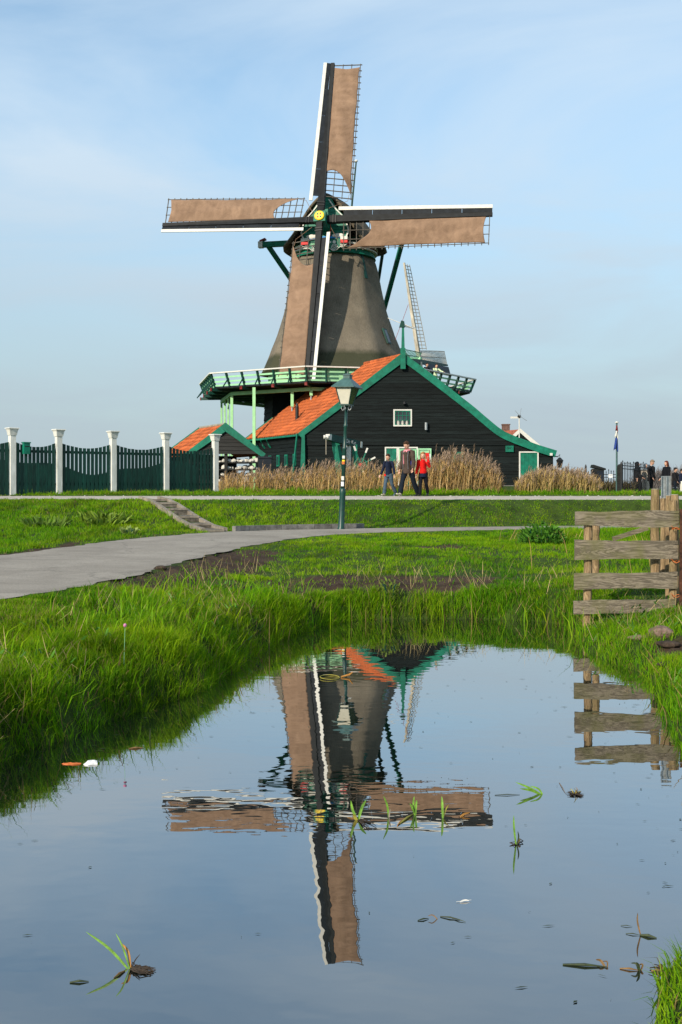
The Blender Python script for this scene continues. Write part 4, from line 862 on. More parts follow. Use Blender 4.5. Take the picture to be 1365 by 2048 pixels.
MB().tube([p_ + Vector((-.25, 0, .32)), p_ + Vector((-.1, 0, .30)), p_ + Vector((0, 0, .42)), p_ + Vector((0, 0, .2))], 0.03, 6).build('lantern_arm', 'dark_iron', cl)
# vent pipe on the roof
p_ = RP(0.42, 0.22); vp = MB().tube([p_, p_ + UP * 0.75, p_ + UP * 0.95], [0.10, 0.10, 0.04], 10).build('vent_pipe', 'dark_iron', barn)
# feet of the stage posts: on the ground, or on the barn roof
def post(p, z0, z1=7.18, w=0.17): return MB().bar((p.x, p.y, z0), (p.x, p.y, z1), w, w, up=(0, 1, 0)).build('stage_post', 'light_green', stage)
for k_, t_ in ((6, 0), (6, .33), (6, .67), (7, 0)): post(octp(RB, k_, 0).lerp(octp(RB, k_ + 1, 0), t_), GZ, w=.12 if t_ or k_ == 6 else .16)
post(Vector((-4.98, 61.3, 0)), GZ, 7.42)
for k_, t_ in ((7, .77), (0, 0)):
    p = octp(RB, k_, 0).lerp(octp(RB, (k_ + 1) % 8, 0), t_); s = (p.y - BY) / 7; q = (p.x - E0.x + 3.5 * s) / 5.36; zr = E0.z + 4.08 * q
    post(p, zr + 0.3); MB().tube([(p.x, p.y, zr + .02), (p.x, p.y, zr + .3)], 0.045, 8).build('post_foot', 'grey_metal', stage)

# ------------------------------------------------------------------ the small chalk shed
SY = 48.0; AP = at(452, 851, SY); ER, EL = at(528, 908, SY), at(374, 908, SY); SKS = Vector((-1.55, 3.1, 0))
shed = thing('shed', (AP.x, SY, 1.4), 'small open-fronted black shed with orange tiles and green bargeboards', 'shed')
gb = MB().prism([EL + Vector((.1, .02, .02)), ER + Vector((-.1, .02, .02)), AP + Vector((0, .02, -.1))], (0, .06, 0)).build('gable_wall', 'shed_board', shed)
for j in range(8):
    z0 = ER.z + j * 0.17; z1 = z0 + .17
    f0_, f1_ = (z0 - ER.z) / (AP.z - ER.z), (z1 - ER.z) / (AP.z - ER.z)
    if f1_ > 0.97: break
    MB().add([(EL.x + (AP.x - EL.x) * f0_ + .1, SY - .02, z0), (ER.x + (AP.x - ER.x) * f0_ - .1, SY - .02, z0), (ER.x + (AP.x - ER.x) * f1_ - .1, SY + .008, z1), (EL.x + (AP.x - EL.x) * f1_ + .1, SY + .008, z1), (EL.x + (AP.x - EL.x) * f0_ + .1, SY + .015, z0), (ER.x + (AP.x - ER.x) * f0_ - .1, SY + .015, z0)], [(0, 1, 2, 3), (0, 4, 5, 1)]).build('board', 'shed_board', gb)
for E_, nm in ((EL, 'l'), (ER, 'r')):
    d = (AP - E_).normalized(); pn = Vector((d.z, 0, -d.x)); pn = -pn if pn.z > 0 else pn
    MB().prism([E_ - d * .12 + Vector((0, -.12, .08)), AP + Vector((0, -.12 - (.002 if nm == 'r' else 0), .13)), AP + pn * .24 + Vector((0, -.12, .02)), E_ - d * .12 + pn * .22 + Vector((0, -.12, .08))], (0, .06, 0)).build('bargeboard', 'teal', shed)
sl = MB().prism([EL, EL + SKS, AP + SKS, AP], (0.02, 0, -.08)).build('roof', 'tile', shed)
MB().prism([ER, ER + SKS, AP + SKS, AP], (-0.02, 0, -.08)).build('roof_slope', 'tile', shed)
ns = SKS.cross(AP - EL).normalized(); ns = ns if ns.z > 0 else -ns
TS = tile_mesh(SKS / 13, (AP - EL) / 7, ns, 'shed_tile')
for r in range(7):
    for c in range(13): o = place('roof_tile', TS, None, sl); o.location = EL + SKS * (c / 13) + (AP - EL) * (r / 7) + ns * random.uniform(0, .01)
f0, f1 = EL + SKS - (AP - EL) * .04, AP + SKS; MB().prism([f0 + UP * .12, f1 + UP * .14, f1 - UP * .1, f0 - UP * .12], SKS.normalized() * .06).build('bargeboard', 'teal', shed)
MB().tube([AP + UP * .06, AP + SKS + UP * .06], 0.07, 8).build('ridge_cap', 'pale_lath', shed)
for x_ in (EL.x + .15, AP.x, ER.x - .2):
    MB().box((x_, SY + .1, (1.35 + ER.z) / 2), (.14, .14, ER.z - 1.35)).build('post', 'shed_board', shed)
    q = Vector((x_, SY + .1, 0)) + SKS * .95; MB().box((q.x, q.y, (1.35 + ER.z) / 2), (.14, .14, ER.z - 1.35)).build('post', 'shed_board', shed)
SHELF = [at(0, y_, SY).z for y_ in (924, 938, 951, 964)]
for zs_ in SHELF:
    MB().prism([(EL.x + .2, SY + .05, zs_ - .05), (ER.x - .25, SY + .05, zs_ - .05), (ER.x - .25 + SKS.x * .4, SY + .05 + SKS.y * .4, zs_ - .05), (EL.x + .2 + SKS.x * .4, SY + .05 + SKS.y * .4, zs_ - .05)], (0, 0, .045)).build('shelf', 'shed_board', shed)
MB().add([Vector((EL.x, SY, 1.35)) + SKS * .97, Vector((ER.x, SY, 1.35)) + SKS * .97, Vector((ER.x, SY, ER.z)) + SKS * .97, Vector((EL.x, SY, ER.z)) + SKS * .97], [(0, 1, 2, 3)]).build('back_wall', 'shed_board', shed)
bx0, bx1 = at(519, 0, SY - .3).x, at(545, 0, SY - .3).x
tank = thing('bin', ((bx0 + bx1) / 2, SY - .5, 1.36), 'dark blue-black bin standing at the right corner of the small shed', 'bin')
zt = at(0, 914, SY - .5).z; mat('bin_plastic', (0.012, 0.016, 0.024), 0.4, 0.2, 5)
MB().add([(bx0 + .06, SY - .75, 1.42), (bx1 - .06, SY - .75, 1.42), (bx1 - .06, SY - .28, 1.42), (bx0 + .06, SY - .28, 1.42), (bx0, SY - .8, zt - .06), (bx1, SY - .8, zt - .06), (bx1, SY - .23, zt - .06), (bx0, SY - .23, zt - .06)], [(0, 3, 2, 1), (4, 5, 6, 7), (0, 1, 5, 4), (1, 2, 6, 5), (2, 3, 7, 6), (3, 0, 4, 7)]).build('tub', 'bin_plastic', tank)
MB().prism([(bx0 - .03, SY - .84, zt - .058), (bx1 + .03, SY - .84, zt - .058), (bx1 + .01, SY - .84, zt + .02), (bx0 - .01, SY - .84, zt + .02)], (0, .64, 0)).build('lid', 'bin_plastic', tank)
for x_ in (bx0 + .1, bx1 - .1): MB().lathe([(.09, -.03), (.09, .03)], (x_, SY - .26, 1.45), 12, Matrix.Rotation(R(90), 3, 'Y')).build('wheel', 'dark_iron', tank)
# lumps of chalk drying on the shelves
LM = []
for v in range(4):
    b = MB().ellipsoid((0, 0, 0), (.12, .10, .075), 9, 6); rv = np.random.default_rng(v)
    b.v = [(x * f, y * f, max(zv * f, -.05) + .05) for (x, y, zv), f in zip(b.v, rv.uniform(.78, 1.22, len(b.v)))]
    me = b.mesh('chalk_lump'); bm = bmesh.new(); bm.from_mesh(me); bmesh.ops.remove_doubles(bm, verts=bm.verts, dist=.03); bm.to_mesh(me); bm.free(); me.materials.append(MATS['chalk']); LM.append(me)
for si, zs_ in enumerate(SHELF):
    x_ = at(438, 0, SY).x
    while x_ < at(517, 0, SY).x:
        if random.random() < (0.95, 0.9, 0.6, 0.4)[si]:
            o = place('chalk_lump', LM[random.randrange(4)], None); s_ = random.uniform(.75, 1.35); o.scale = (s_, s_, s_ * random.uniform(.8, 1.4)); o.rotation_euler = (0, 0, random.uniform(0, 6)); o.location = (x_, SY + .2 + random.uniform(0, .3), zs_ - .003)
            tag(o, 'rough white lump of chalk on the %s shelf of the small shed' % ('top', 'second highest', 'third highest', 'lowest')[si], 'chalk', 'chalk lumps on the %s shed shelf' % ('top', 'second', 'third', 'lowest')[si])
        x_ += random.uniform(.15, .25)

# ------------------------------------------------------------------ green hand hoist in front of the barn
HY = 47.0
def hp(px, py, d=0.0): return at(px, py, HY + d)
hoist = thing('hoist', (hp(690, 0).x, HY, 1.4), 'green timber hand hoist with white post and crank wheel, lettered beam, before the barn', 'hoist')
b0, b1 = hp(660, 875, -1.1), hp(718, 889, .6)
beam = MB().bar(b0, b1, 0.20, 0.30).build('beam', 'teal_dark', hoist)
dB = (b1 - b0).normalized()
MB().bar(b0 - dB * .16, b0 - dB * .002, 0.22, 0.24).build('beam_end', 'white', hoist); MB().bar(b1 + dB * .002, b1 + dB * .13, 0.22, 0.27).build('beam_end', 'white', hoist)
for o_ in (-.10, .10): MB().lathe([(.07, -.04), (.085, -.03), (.085, .03), (.07, .04)], b0 - dB * .26 + Vector((o_ * .7, -.02, -.02)), 14, Matrix.Rotation(R(90), 3, 'Y')).build('pulley', 'white', hoist)
MB().tube([b0 - dB * .26 - UP * .08, Vector((b0.x - dB.x * .26, b0.y - dB.y * .26, hp(0, 911).z))], 0.022, 6).build('rope', 'pale_lath', hoist)
MB().bar(hp(666, 878, -.8), Vector((hp(684, 0).x, HY - .8, 1.4)), 0.16, 0.12, up=(0, 1, 0)).build('leg', 'teal', hoist)
MB().bar(hp(671, 880, -.3), Vector((hp(702, 0).x, HY - .3, 1.4)), 0.26, 0.14, up=(0, 1, 0)).build('leg', 'teal', hoist)
MB().bar(hp(710, 889, .3), Vector((hp(710, 0).x, HY + .3, 1.4)), 0.22, 0.14, up=(0, 1, 0)).build('leg', 'teal', hoist)
MB().tube([hp(698, 889, .1), hp(698, 940, .1), hp(702, 985, .1)], [.10, .10, .07], 12).build('post', 'white', hoist)
wc = hp(722, 930, -.1); wl = MB(); wl.tube([wc + Vector((.27 * math.cos(a), 0, .27 * math.sin(a))) for a in np.linspace(0, 2 * math.pi, 25)], 0.035, 6); wl = wl.build('crank_wheel', 'teal', hoist)
MB().ellipsoid(wc + Vector((0, -.05, 0)), (.09, .05, .09)).build('wheel_hub', 'red', wl)
for a, ln in ((110, .88), (68, .80), (28, .72), (200, .5), (290, .5)):
    d = Vector((math.cos(R(a)), -.1, math.sin(R(a)))); MB().bar(wc + d * .05, wc + d * (ln - .22), .05, .05).build('spoke', 'teal', wl); MB().bar(wc + d * (ln - .218), wc + d * ln, .07, .07).build('handle', 'white', wl)
tcu = bpy.data.curves.new('lettering', 'FONT'); tcu.body = 'De  Kat'; tcu.size = 0.23; tcu.align_x = 'CENTER'; tcu.align_y = 'CENTER'; tcu.extrude = 0.004
to = bpy.data.objects.new('lettering', tcu); COL.objects.link(to); to.parent = hoist; to.matrix_parent_inverse = Matrix.Translation(-hoist.location); tcu.materials.append(MATS['white'])
mid = b0.lerp(b1, .66); nB = dB.cross(UP).normalized(); uB = nB.cross(dB).normalized()
Mx = Matrix((dB, uB, nB)).transposed().to_4x4(); Mx.translation = mid + nB * .108; to.matrix_basis = Mx
me = bpy.data.meshes.new_from_object(to); to2 = place('lettering', me, None, hoist); to2.matrix_basis = Mx; bpy.data.objects.remove(to)

# ------------------------------------------------------------------ white-posted picket fence on the dike
fence = thing('picket_fence', (-8, 38, 1.4), 'dark green picket fence with dipping tops between tall white capped posts', 'fence')
FA, FB = Vector((-10.97, 35.7, 0)), Vector((-4.82, 41.0, 0)); FD = FB - FA; FN = Vector((FD.y, -FD.x, 0)).normalized()
PT = [-0.27, 0.0, 0.205, 0.462, 0.73, 1.0]; frot = Matrix.Rotation(math.atan2(FD.y, FD.x), 3, 'Z')
for t in PT:
    c = FA + FD * t; zt = 3.62 + .05 * t
    po = MB().box((c.x, c.y, (1.30 + zt - .2) / 2), (.19, .19, zt - .2 - 1.30), frot).build('post', 'white_post', fence)
    cp = MB()
    for r_, z0, z1, r2 in ((.115, -.20, -.02, .145), (.155, -.02, .02, .165), (.19, .02, .05, .175)):
        q = [frot @ Vector((sx_ * r_, sy_ * r_, z0)) for sx_, sy_ in ((-1, -1), (1, -1), (1, 1), (-1, 1))] + [frot @ Vector((sx_ * r2, sy_ * r2, z1)) for sx_, sy_ in ((-1, -1), (1, -1), (1, 1), (-1, 1))]
        cp.add([Vector((c.x, c.y, zt)) + v for v in q], [(0, 3, 2, 1), (4, 5, 6, 7), (0, 1, 5, 4), (1, 2, 6, 5), (2, 3, 7, 6), (3, 0, 4, 7)])
    cp.build('post_cap', 'white_post', po)
for i in range(len(PT) - 1):
    a, b = FA + FD * PT[i], FA + FD * PT[i + 1]; L = (b - a).length; d = (b - a).normalized(); n_ = max(6, int(round((L - .24) / 0.148)))
    for zr in (2.90, 1.80): MB().bar(a + d * .1 + UP * zr - FN * .05, b - d * .1 + UP * zr - FN * .05, .05, .09).build('rail', 'picket_green', fence)
    for k in range(n_):
        u = (k + .5) / n_; c = a + d * (.12 + (L - .24) * u); zt = 3.20 - .15 * 4 * u * (1 - u) + random.uniform(-.006, .006); sl_ = .15 * 4 * (2 * u - 1) / L * .055
        w_ = .056 if i != 0 else .068
        MB().add([c - d * w_ + UP * 1.42 + FN * .0, c + d * w_ + UP * 1.42, c + d * w_ + UP * (zt + sl_), c - d * w_ + UP * (zt - sl_), c - d * w_ + UP * 1.42 + FN * .025, c + d * w_ + UP * 1.42 + FN * .025, c + d * w_ + UP * (zt + sl_) + FN * .025, c - d * w_ + UP * (zt - sl_) + FN * .025],
                 [(0, 3, 2, 1), (4, 5, 6, 7), (0, 1, 5, 4), (1, 2, 6, 5), (2, 3, 7, 6), (3, 0, 4, 7)]).build('picket', 'picket_green', fence)
c = FA + FD * .055 + FN * .10; mbx = thing('letter_box', (c.x, c.y, 2.75), 'small teal letter box hung on the picket fence by the second post', 'letter box')
MB().box((c.x, c.y, 2.98), (.22, .14, .36), frot).build('box', 'teal', mbx); MB().prism([Vector((c.x, c.y, 3.162)) + frot @ Vector(v) for v in ((-.13, -.09, 0), (.13, -.09, 0), (.13, .09, .0), (-.13, .09, .0))], (0, 0, .04)).build('lid', 'teal', mbx); MB().box(Vector((c.x, c.y, 3.06)) + frot @ Vector((0, -.074, 0)), (.16, .008, .03), frot).build('slot', 'dark_iron', mbx)
# lower board fence a few steps behind it
bf = thing('board_fence', (-9, 40, 1.4), 'lower dark green board fence seen through the gaps of the picket fence', 'fence')
BA, BB = FA + Vector((-2.2, 2.3, 0)), FB + Vector((-.9, 1.9, 0)); nb_ = 58; bd = (BB - BA) / nb_
for k in range(nb_):
    u = k / nb_; zt = 2.45 + .22 * math.sin(u * 9.0) + .08 * math.sin(u * 23); c = BA + bd * (k + .5); dn_ = bd.normalized(); w_ = bd.length * .485
    MB().prism([c - dn_ * w_ + UP * 1.38, c + dn_ * w_ + UP * 1.38, c + dn_ * w_ + UP * zt, c - dn_ * w_ + UP * zt], Vector((-FN.x, -FN.y, 0)) * .03).build('plank', 'picket_green', bf)
MB().bar(BA + UP * 2.0 - FN * .06, BB + UP * 2.0 - FN * .06, .05, .1).build('rail', 'picket_green', bf)

# ------------------------------------------------------------------ steps down the dike
steps = thing('stone_steps', (-4.2, 27.6, 0.9), 'worn concrete steps climbing the grassy dike from the road', 'steps')
s0, s1 = Vector((-2.95, 24.95, 0)), Vector((-5.45, 30.45, 0)); sd_ = (s1 - s0).normalized(); sn_ = Vector((sd_.y, -sd_.x, 0)); SLn = (s1 - s0).length
def gz(x, y): return float(ground_z(np.array([x]), np.array([y]))[0])
srot = Matrix.Rotation(math.atan2(sd_.y, sd_.x), 3, 'Z'); NSt = 6
for i in range(NSt):
    p = s0 + sd_ * (SLn * (i + .5) / NSt); z_ = 0.66 + 0.69 * float(sstep(np.array((i + .75) / NSt))) + .0
    MB().box((p.x, p.y, z_ - .13), (SLn / NSt + .06, .46, .26), srot).build('step', 'worn_step', steps)
    e_ = s0 + sd_ * (SLn * i / NSt - .01); MB().box((e_.x, e_.y, z_ - .022), (.07, .45, .05), srot).build('nosing', 'concrete', steps)
for sg in (-1, 1):
    for i in range(NSt):
        t0, t1 = i / NSt, (i + 1) / NSt; a, b = s0 + sd_ * (SLn * t0) + sn_ * (sg * .27), s0 + sd_ * (SLn * t1) + sn_ * (sg * .27)
        za, zb_ = 0.69 + .69 * float(sstep(np.array(t0))) + .03, 0.69 + .69 * float(sstep(np.array(t1))) + .03
        MB().bar(Vector((a.x, a.y, za - .1)), Vector((b.x, b.y, zb_ - .1)), .09, .22).build('stringer', 'concrete' if sg < 0 else 'concrete', steps)

# ------------------------------------------------------------------ street lamp
lamp = thing('street_lamp', (0, 26.4, 0.64), 'leaning dark green street lamp with a square tapered lantern by the road', 'street lamp')
LB, LT = Vector((0.0, 26.4, 0.60)), Vector((0.165, 26.4, 4.40)); ld = (LT - LB).normalized()
lax = Matrix.Rotation(math.asin(ld.x), 3, 'Y')
def lp(z): return LB + ld * ((z - LB.z) / ld.z)
MB().lathe([(.095, 0), (.095, .05), (.075, .10), (.073, .92), (.078, .95), (.066, 1.02), (.055, 1.06)], LB, 16, lax).build('base_tube', 'lamp_green', lamp, smooth=True)
MB().lathe([(.053, 1.05), (.050, 2.0), (.056, 2.01), (.056, 2.06), (.044, 2.08), (.040, 2.55), (.047, 2.56), (.047, 2.62), (.036, 2.64), (.034, 3.02)], LB, 16, lax).build('pole', 'lamp_green', lamp, smooth=True)
for z_, h_, m_, r_ in ((2.42, .07, 'white', .0535), (2.28, .07, 'orange', .054), (2.335, .04, 'yellow', .0545), (1.90, .10, 'white', .055), (1.76, .11, 'paper', .055)):
    b = MB(); c_ = lp(z_); n_ = 6
    vs_ = [c_ + Vector((r_ * math.sin(a), -r_ * math.cos(a), zz_)) for zz_ in (-h_ / 2, h_ / 2) for a in np.linspace(-1.1, .35, n_)]
    b.add(vs_, [(i, i + 1, i + 1 + n_, i + n_) for i in range(n_ - 1)]); b.build('sticker', m_, lamp)
LR = Matrix.Rotation(math.asin(ld.x), 3, 'Y') @ Matrix.Rotation(R(-24), 3, 'Z')
def q4(r, z): return [lp(z) + LR @ Vector((sx_ * r, sy_ * r, 0)) for sx_, sy_ in ((-1, -1), (1, -1), (1, 1), (-1, 1))]
zb_, zt_ = 3.72, 4.13; rb_, rt_ = .115, .215
lo_, hi_ = q4(rb_, zb_), q4(rt_, zt_)
lan = MB().add(q4(rb_ + .02, zb_ - .03) + q4(rb_ + .02, zb_), [(0, 3, 2, 1), (4, 5, 6, 7), (0, 1, 5, 4), (1, 2, 6, 5), (2, 3, 7, 6), (3, 0, 4, 7)]).build('lantern', 'lamp_green', lamp)
for k in range(4): MB().bar(lo_[k], hi_[k], .022, .022).build('lantern_bar', 'lamp_green', lan)
for k in range(4): MB().bar(hi_[k], hi_[(k + 1) % 4], .024, .024).build('lantern_bar', 'lamp_green', lan)
for k in range(4):
    c_ = (lo_[k] + lo_[(k + 1) % 4] + hi_[k] + hi_[(k + 1) % 4]) / 4; sh_ = [c_ + (v - c_) * .97 for v in (lo_[k], lo_[(k + 1) % 4], hi_[(k + 1) % 4], hi_[k])]
    nn_ = (sh_[1] - sh_[0]).cross(sh_[3] - sh_[0]).normalized(); MB().prism(sh_, -nn_ * .006).build('lantern_pane', 'opal' if k in (0, 3) else 'opal_shaded', lan)  # sunward panes pale; right and rear panes have shade painted in
rf = MB(); rq = [q4(.30, 4.125), q4(.30, 4.145), q4(.19, 4.26), q4(.085, 4.36), q4(.085, 4.43), q4(.10, 4.435), q4(.10, 4.45), q4(.03, 4.48)]
rf.add([v for r_ in rq for v in r_], [(0, 3, 2, 1)] + [(4 * i + k, 4 * i + (k + 1) % 4, 4 * i + 4 + (k + 1) % 4, 4 * i + 4 + k) for i in range(len(rq) - 1) for k in range(4)] + [(28, 29, 30, 31)]); rf.build('lantern_roof', 'lamp_roof', lan)
MB().tube([lp(4.47), lp(4.54)], [.018, .010], 8).build('finial', 'lamp_green', lan)
for a in (0, 90, 180, 270):
    d_ = Matrix.Rotation(R(a - 24), 3, 'Z') @ Vector((1, 0, 0)); pts_ = [lp(3.70) + d_ * .11, lp(3.64) + d_ * .135, lp(3.58) + d_ * .10, lp(3.60) + d_ * .065, lp(3.66) + d_ * .05, lp(3.62) + d_ * .03]
    MB().tube(catmull([tuple(p) for p in pts_], 4), .011, 6).build('scroll_bracket', 'grey_metal', lan)
MB().tube([lp(3.58), lp(3.70)], [.034, .05], 12).build('lantern_neck', 'lamp_green', lan)

# ------------------------------------------------------------------ plank fence at the ditch
PF = 12.0
pf = thing('plank_fence', (2.9, PF, 0.0), 'weathered four-plank wooden fence end standing at the water edge', 'fence')
def plank(x0, y0a, x1, y1, y0b=None, y1b=None, seed=0, splits=()):
    a0, a1 = at(x0, y0a, PF), at(x1, y1, PF); rs_ = np.random.default_rng(seed); n_ = 26; top, bot = [], []
    zt0, zb0 = a0.z, at(0, y1, PF).z; zt1 = at(0, y0b, PF).z if y0b else zt0; zb1 = at(0, y1b, PF).z if y1b else zb0
    ph = rs_.uniform(0, 6, 4)
    for i in range(n_ + 1):
        u = i / n_; x = a0.x + (a1.x - a0.x) * u; w = .004 * math.sin(u * 7 + ph[0]) + .0025 * math.sin(u * 19 + ph[1]); w2 = .005 * math.sin(u * 6 + ph[2]) + .002 * math.sin(u * 23 + ph[3])
        top.append((x, zt0 + (zt1 - zt0) * u + w)); bot.append((x, zb0 + (zb1 - zb0) * u + w2))
    end = []
    for f_, dp_ in splits: 
        z_ = top[-1][1] + (bot[-1][1] - top[-1][1]) * f_; end += [(a1.x - .002, z_ + .006), (a1.x - dp_, z_), (a1.x - .003, z_ - .005)]
    poly = [(x, PF - .03, z_) for x, z_ in top + end + bot[::-1]]
    return MB().prism(poly, (0, .028, 0)).build('plank', 'plank', pf)
plank(1150, 1023, 1357, 1051, 1021, 1055, 1, ((.18, .10), (.38, .06), (.58, .09), (.80, .05)))
plank(1149, 1080, 1355, 1119, 1082, 1117, 2, ((.22, .08), (.55, .03)))
plank(1148, 1147, 1354, 1178, 1144, 1176, 3, ((.3, .09),))
plank(1147, 1201, 1350, 1228, 1198, 1225, 4)
def stake(px, y0, y1, r, d, name='post', m_='post_wood', par=pf, lean=0.0, seed=0):
    b, t = at(px, y1, d), at(px, y0, d); rs_ = np.random.default_rng(seed); pts, rad = [], []
    for i in range(9): u = i / 8; pts.append(b.lerp(t, u) + Vector((lean * u + rs_.normal(0, .003), rs_.normal(0, .003), 0))); rad.append(r * (1 + rs_.normal(0, .05)))
    rad[-1] *= .93
    return MB().tube(pts, rad, 10).build(name, m_, par)
stake(1174, 1034, 1300, .047, PF + .05, seed=1, lean=.02); stake(1347, 1001, 1240, .045, PF + .05, seed=2)
st_ = []
for i, (px_, y0_, y1_, r_, d_, lb) in enumerate([(1311, 979, 1120, .056, 12.75, 'thick split timber stake left of the galvanised plate behind the plank fence'), (1327, 997, 1120, .034, 12.6, 'thin timber stake right below the galvanised plate behind the plank fence'), (1337, 992, 1200, .034, 12.5, 'pale narrow timber stake second from the right behind the plank fence'), (1350, 990, 1215, .047, 12.35, 'sawn round timber stake at the right end behind the plank fence'), (1192, 1046, 1110, .045, 13.0, 'short timber stump behind the left part of the plank fence')]):
    t = thing('timber_stake', at(px_, y1_, d_), lb, 'stake', 'timber stakes behind the plank fence'); stake(px_, y0_, y1_ + 40, r_, d_, 'shaft', 'post_wood', t, seed=i + 5)
    tp = at(px_, y0_, d_); MB().lathe([(r_ * .90, .0), (r_ * .80, .006)], tp + Vector((0, 0, .002)), 10).build('sawn_top', 'pale_lath', t)
MB().bar(at(1226, 1078, 12.7), at(1296, 1056, 12.7), .035, .05).build('brace', 'plank', pf)
gpz = thing('metal_plate', at(1332, 995, 12.6), 'galvanised folded metal plate standing on the stakes above the plank fence', 'metal plate')
a, b = at(1322.5, 996, 12.58), at(1343, 952, 12.58); w = b.x - a.x
pr = [(0, 0), (.10, 0), (.18, .03), (.42, .03), (.50, 0), (.62, 0), (.70, .03), (.90, .03), (1, 0)]
MB().prism([(a.x + w * u, 12.58 + v, a.z) for u, v in pr] + [(a.x + w * u, 12.584 + v, a.z) for u, v in pr[::-1]], (0, 0, b.z - a.z)).build('sheet', 'grey_metal', gpz)
ib = thing('iron_gate_post', at(1362, 1235, 11.9), 'rusty iron gate post tied with orange twine at the right edge', 'gate post')
MB().bar(at(1362, 1250, 11.9), at(1363, 1018, 11.9), .03, .03).build('bar', 'rust', ib); MB().bar(at(1369, 1250, 11.95), at(1370, 1015, 11.95), .06, .04).build('bar', 'dark_iron', ib)
for y_ in (1030, 1090, 1150, 1210): MB().bar(at(1362, y_, 11.93), at(1400, y_, 11.93), .02, .03).build('gate_rail', 'rust', ib)
tw = thing('twine', at(1352, 1125, 11.95), 'orange twine tying the plank fence to the rusty gate post', 'twine')
for y_ in (1057, 1123, 1192):
    c_ = at(1355, y_, 11.95); pts_ = [c_ + Vector((.055 * math.cos(a_), .05 * math.sin(a_), .012 * math.sin(3 * a_ + y_))) for a_ in np.linspace(0, 2 * math.pi, 20)]; MB().tube(pts_, .0035, 5).build('loop', 'orange', tw)
    MB().tube([c_ + Vector((-.05, -.03, .01)), c_ + Vector((-.075, -.04, .03)), c_ + Vector((-.085, -.045, .025))], .003, 5).build('knot_end', 'orange', tw)

# rocks and clods on the right bank
def rock(px, py, d, size, label, m_='rock', seed=0, name='rock'):
    b = MB().ellipsoid((0, 0, 0), size, 14, 9); rs_ = np.random.default_rng(seed); off = rs_.uniform(0, 50, 3); vs_ = []
    for v in b.v:
        v = Vector(v); f = 1 + .28 * mnoise.noise(v * (1.3 / max(size)) + Vector(off)) + .12 * mnoise.noise(v * (4 / max(size)) + Vector(off)); vs_.append(tuple(v * f))
    b.v = vs_; o = b.build(name, m_); p = at(px, py, d); o.location = (p.x, p.y, gz(p.x, p.y) + size[2] * .35); return tag(o, label, name, None)
rock(1322, 1250, 10.3, (.13, .10, .07), 'brown rounded stone on the right bank below the plank fence', seed=1)
rock(1283, 1252, 10.35, (.12, .05, .03), 'flat grey stone left of the brown stone on the right bank', seed=2)
rock(1338, 1268, 9.9, (.12, .08, .035), 'low grey clod just below the brown stone on the right bank', 'soil', 3, 'clod')
rock(1345, 1300, 9.2, (.14, .08, .03), 'lowest trodden clod on the right bank under the stones', 'soil', 4, 'clod')
rock(322, 1136, 13.5, (.09, .06, .035), 'dark clod of earth at the grassy edge of the road', 'soil', 5, 'clod')

# ------------------------------------------------------------------ things at the right: iron fence, cabinet, flag, far house, wind gauge
iron = thing('iron_fence', at(1180, 990, 52), 'black spiked iron railing beside the barn with rails and bars', 'fence')
def railing(pA, pB, n_, h, par):
    for k in range(n_):
        p = pA.lerp(pB, k / (n_ - 1)); z0 = 1.20; hh = h * random.uniform(.97, 1.03) * (1.06 if k % 7 == 0 else 1)
        MB().tube([(p.x, p.y, z0), (p.x, p.y, z0 + hh - .1), (p.x, p.y, z0 + hh - .06), (p.x, p.y, z0 + hh)], [.016, .016, .028, .004], 5).build('bar', 'dark_iron', par)
    for z_ in (.18, h - .32, h - .18): MB().bar(Vector((pA.x, pA.y, 1.20 + z_)), Vector((pB.x, pB.y, 1.20 + z_)), .03, .035).build('rail', 'dark_iron', par)
railing(at(1112, 0, 52), at(1238, 0, 52), 26, 1.30, iron); railing(at(1246, 0, 46.5), at(1300, 0, 53), 20, 1.62, iron)
for px_ in (1172, 1243): p = at(px_, 0, 51.8 if px_ < 1200 else 46.4); MB().tube([(p.x, p.y, 1.20), (p.x, p.y, 2.70), (p.x, p.y, 2.80)], [.05, .05, .02], 8).build('post', 'dark_iron', iron)
p = at(1240, 0, 46.8); gpst = thing('gate_pillar', (p.x, p.y, 1.36), 'dark square timber pillar beside the flagpole', 'pillar'); MB().box((p.x, p.y, 1.20 + .70), (.20, .20, 1.40)).build('shaft', 'shed_board', gpst); MB().lathe([(.15, 0), (.06, .1)], (p.x, p.y, 2.601), 4, None, math.pi / 4).build('pillar_cap', 'shed_board', gpst)
p = at(1196, 0, 50.5); cab = thing('cabinet', (p.x, p.y, 1.4), 'black cabinet with a slanting lid standing before the iron railing', 'cabinet')
mat('cab_black', (0.012, 0.013, 0.013), 0.5, 0.3, 4)
MB().box((p.x, p.y, 1.36 + .75), (.5, .42, .92)).build('body', 'cab_black', cab); MB().prism([(p.x - .30, p.y - .27, 2.62), (p.x + .32, p.y - .27, 2.50), (p.x + .32, p.y - .27, 2.58), (p.x - .26, p.y - .27, 2.76)], (0, .54, 0)).build('lid', 'cab_black', cab)
for sx_ in (-.2, .2): MB().box((p.x + sx_, p.y, 1.41), (.06, .3, .46)).build('leg', 'cab_black', cab)
MB().box((p.x + .06, p.y - .216, 2.1), (.3, .01, .7)).build('door_panel', 'bin_plastic', cab)
p = at(1221, 952, 51.7); sg = thing('notice_board', (p.x, p.y - .02, p.z), 'small white notice fixed to the iron railing', 'notice'); MB().box((p.x, p.y - .06, p.z), (.20, .015, .17)).build('panel', 'paper', sg); MB().box((p.x, p.y - .072, p.z + .03), (.14, .004, .012)).build('print', 'grey_metal', sg)
p = at(1234, 0, 47.2); fz = at(0, 846, 47.2).z; flag = thing('flagpole', (p.x, p.y, 1.36), 'green and white flagpole flying a limp red white and blue flag', 'flagpole')
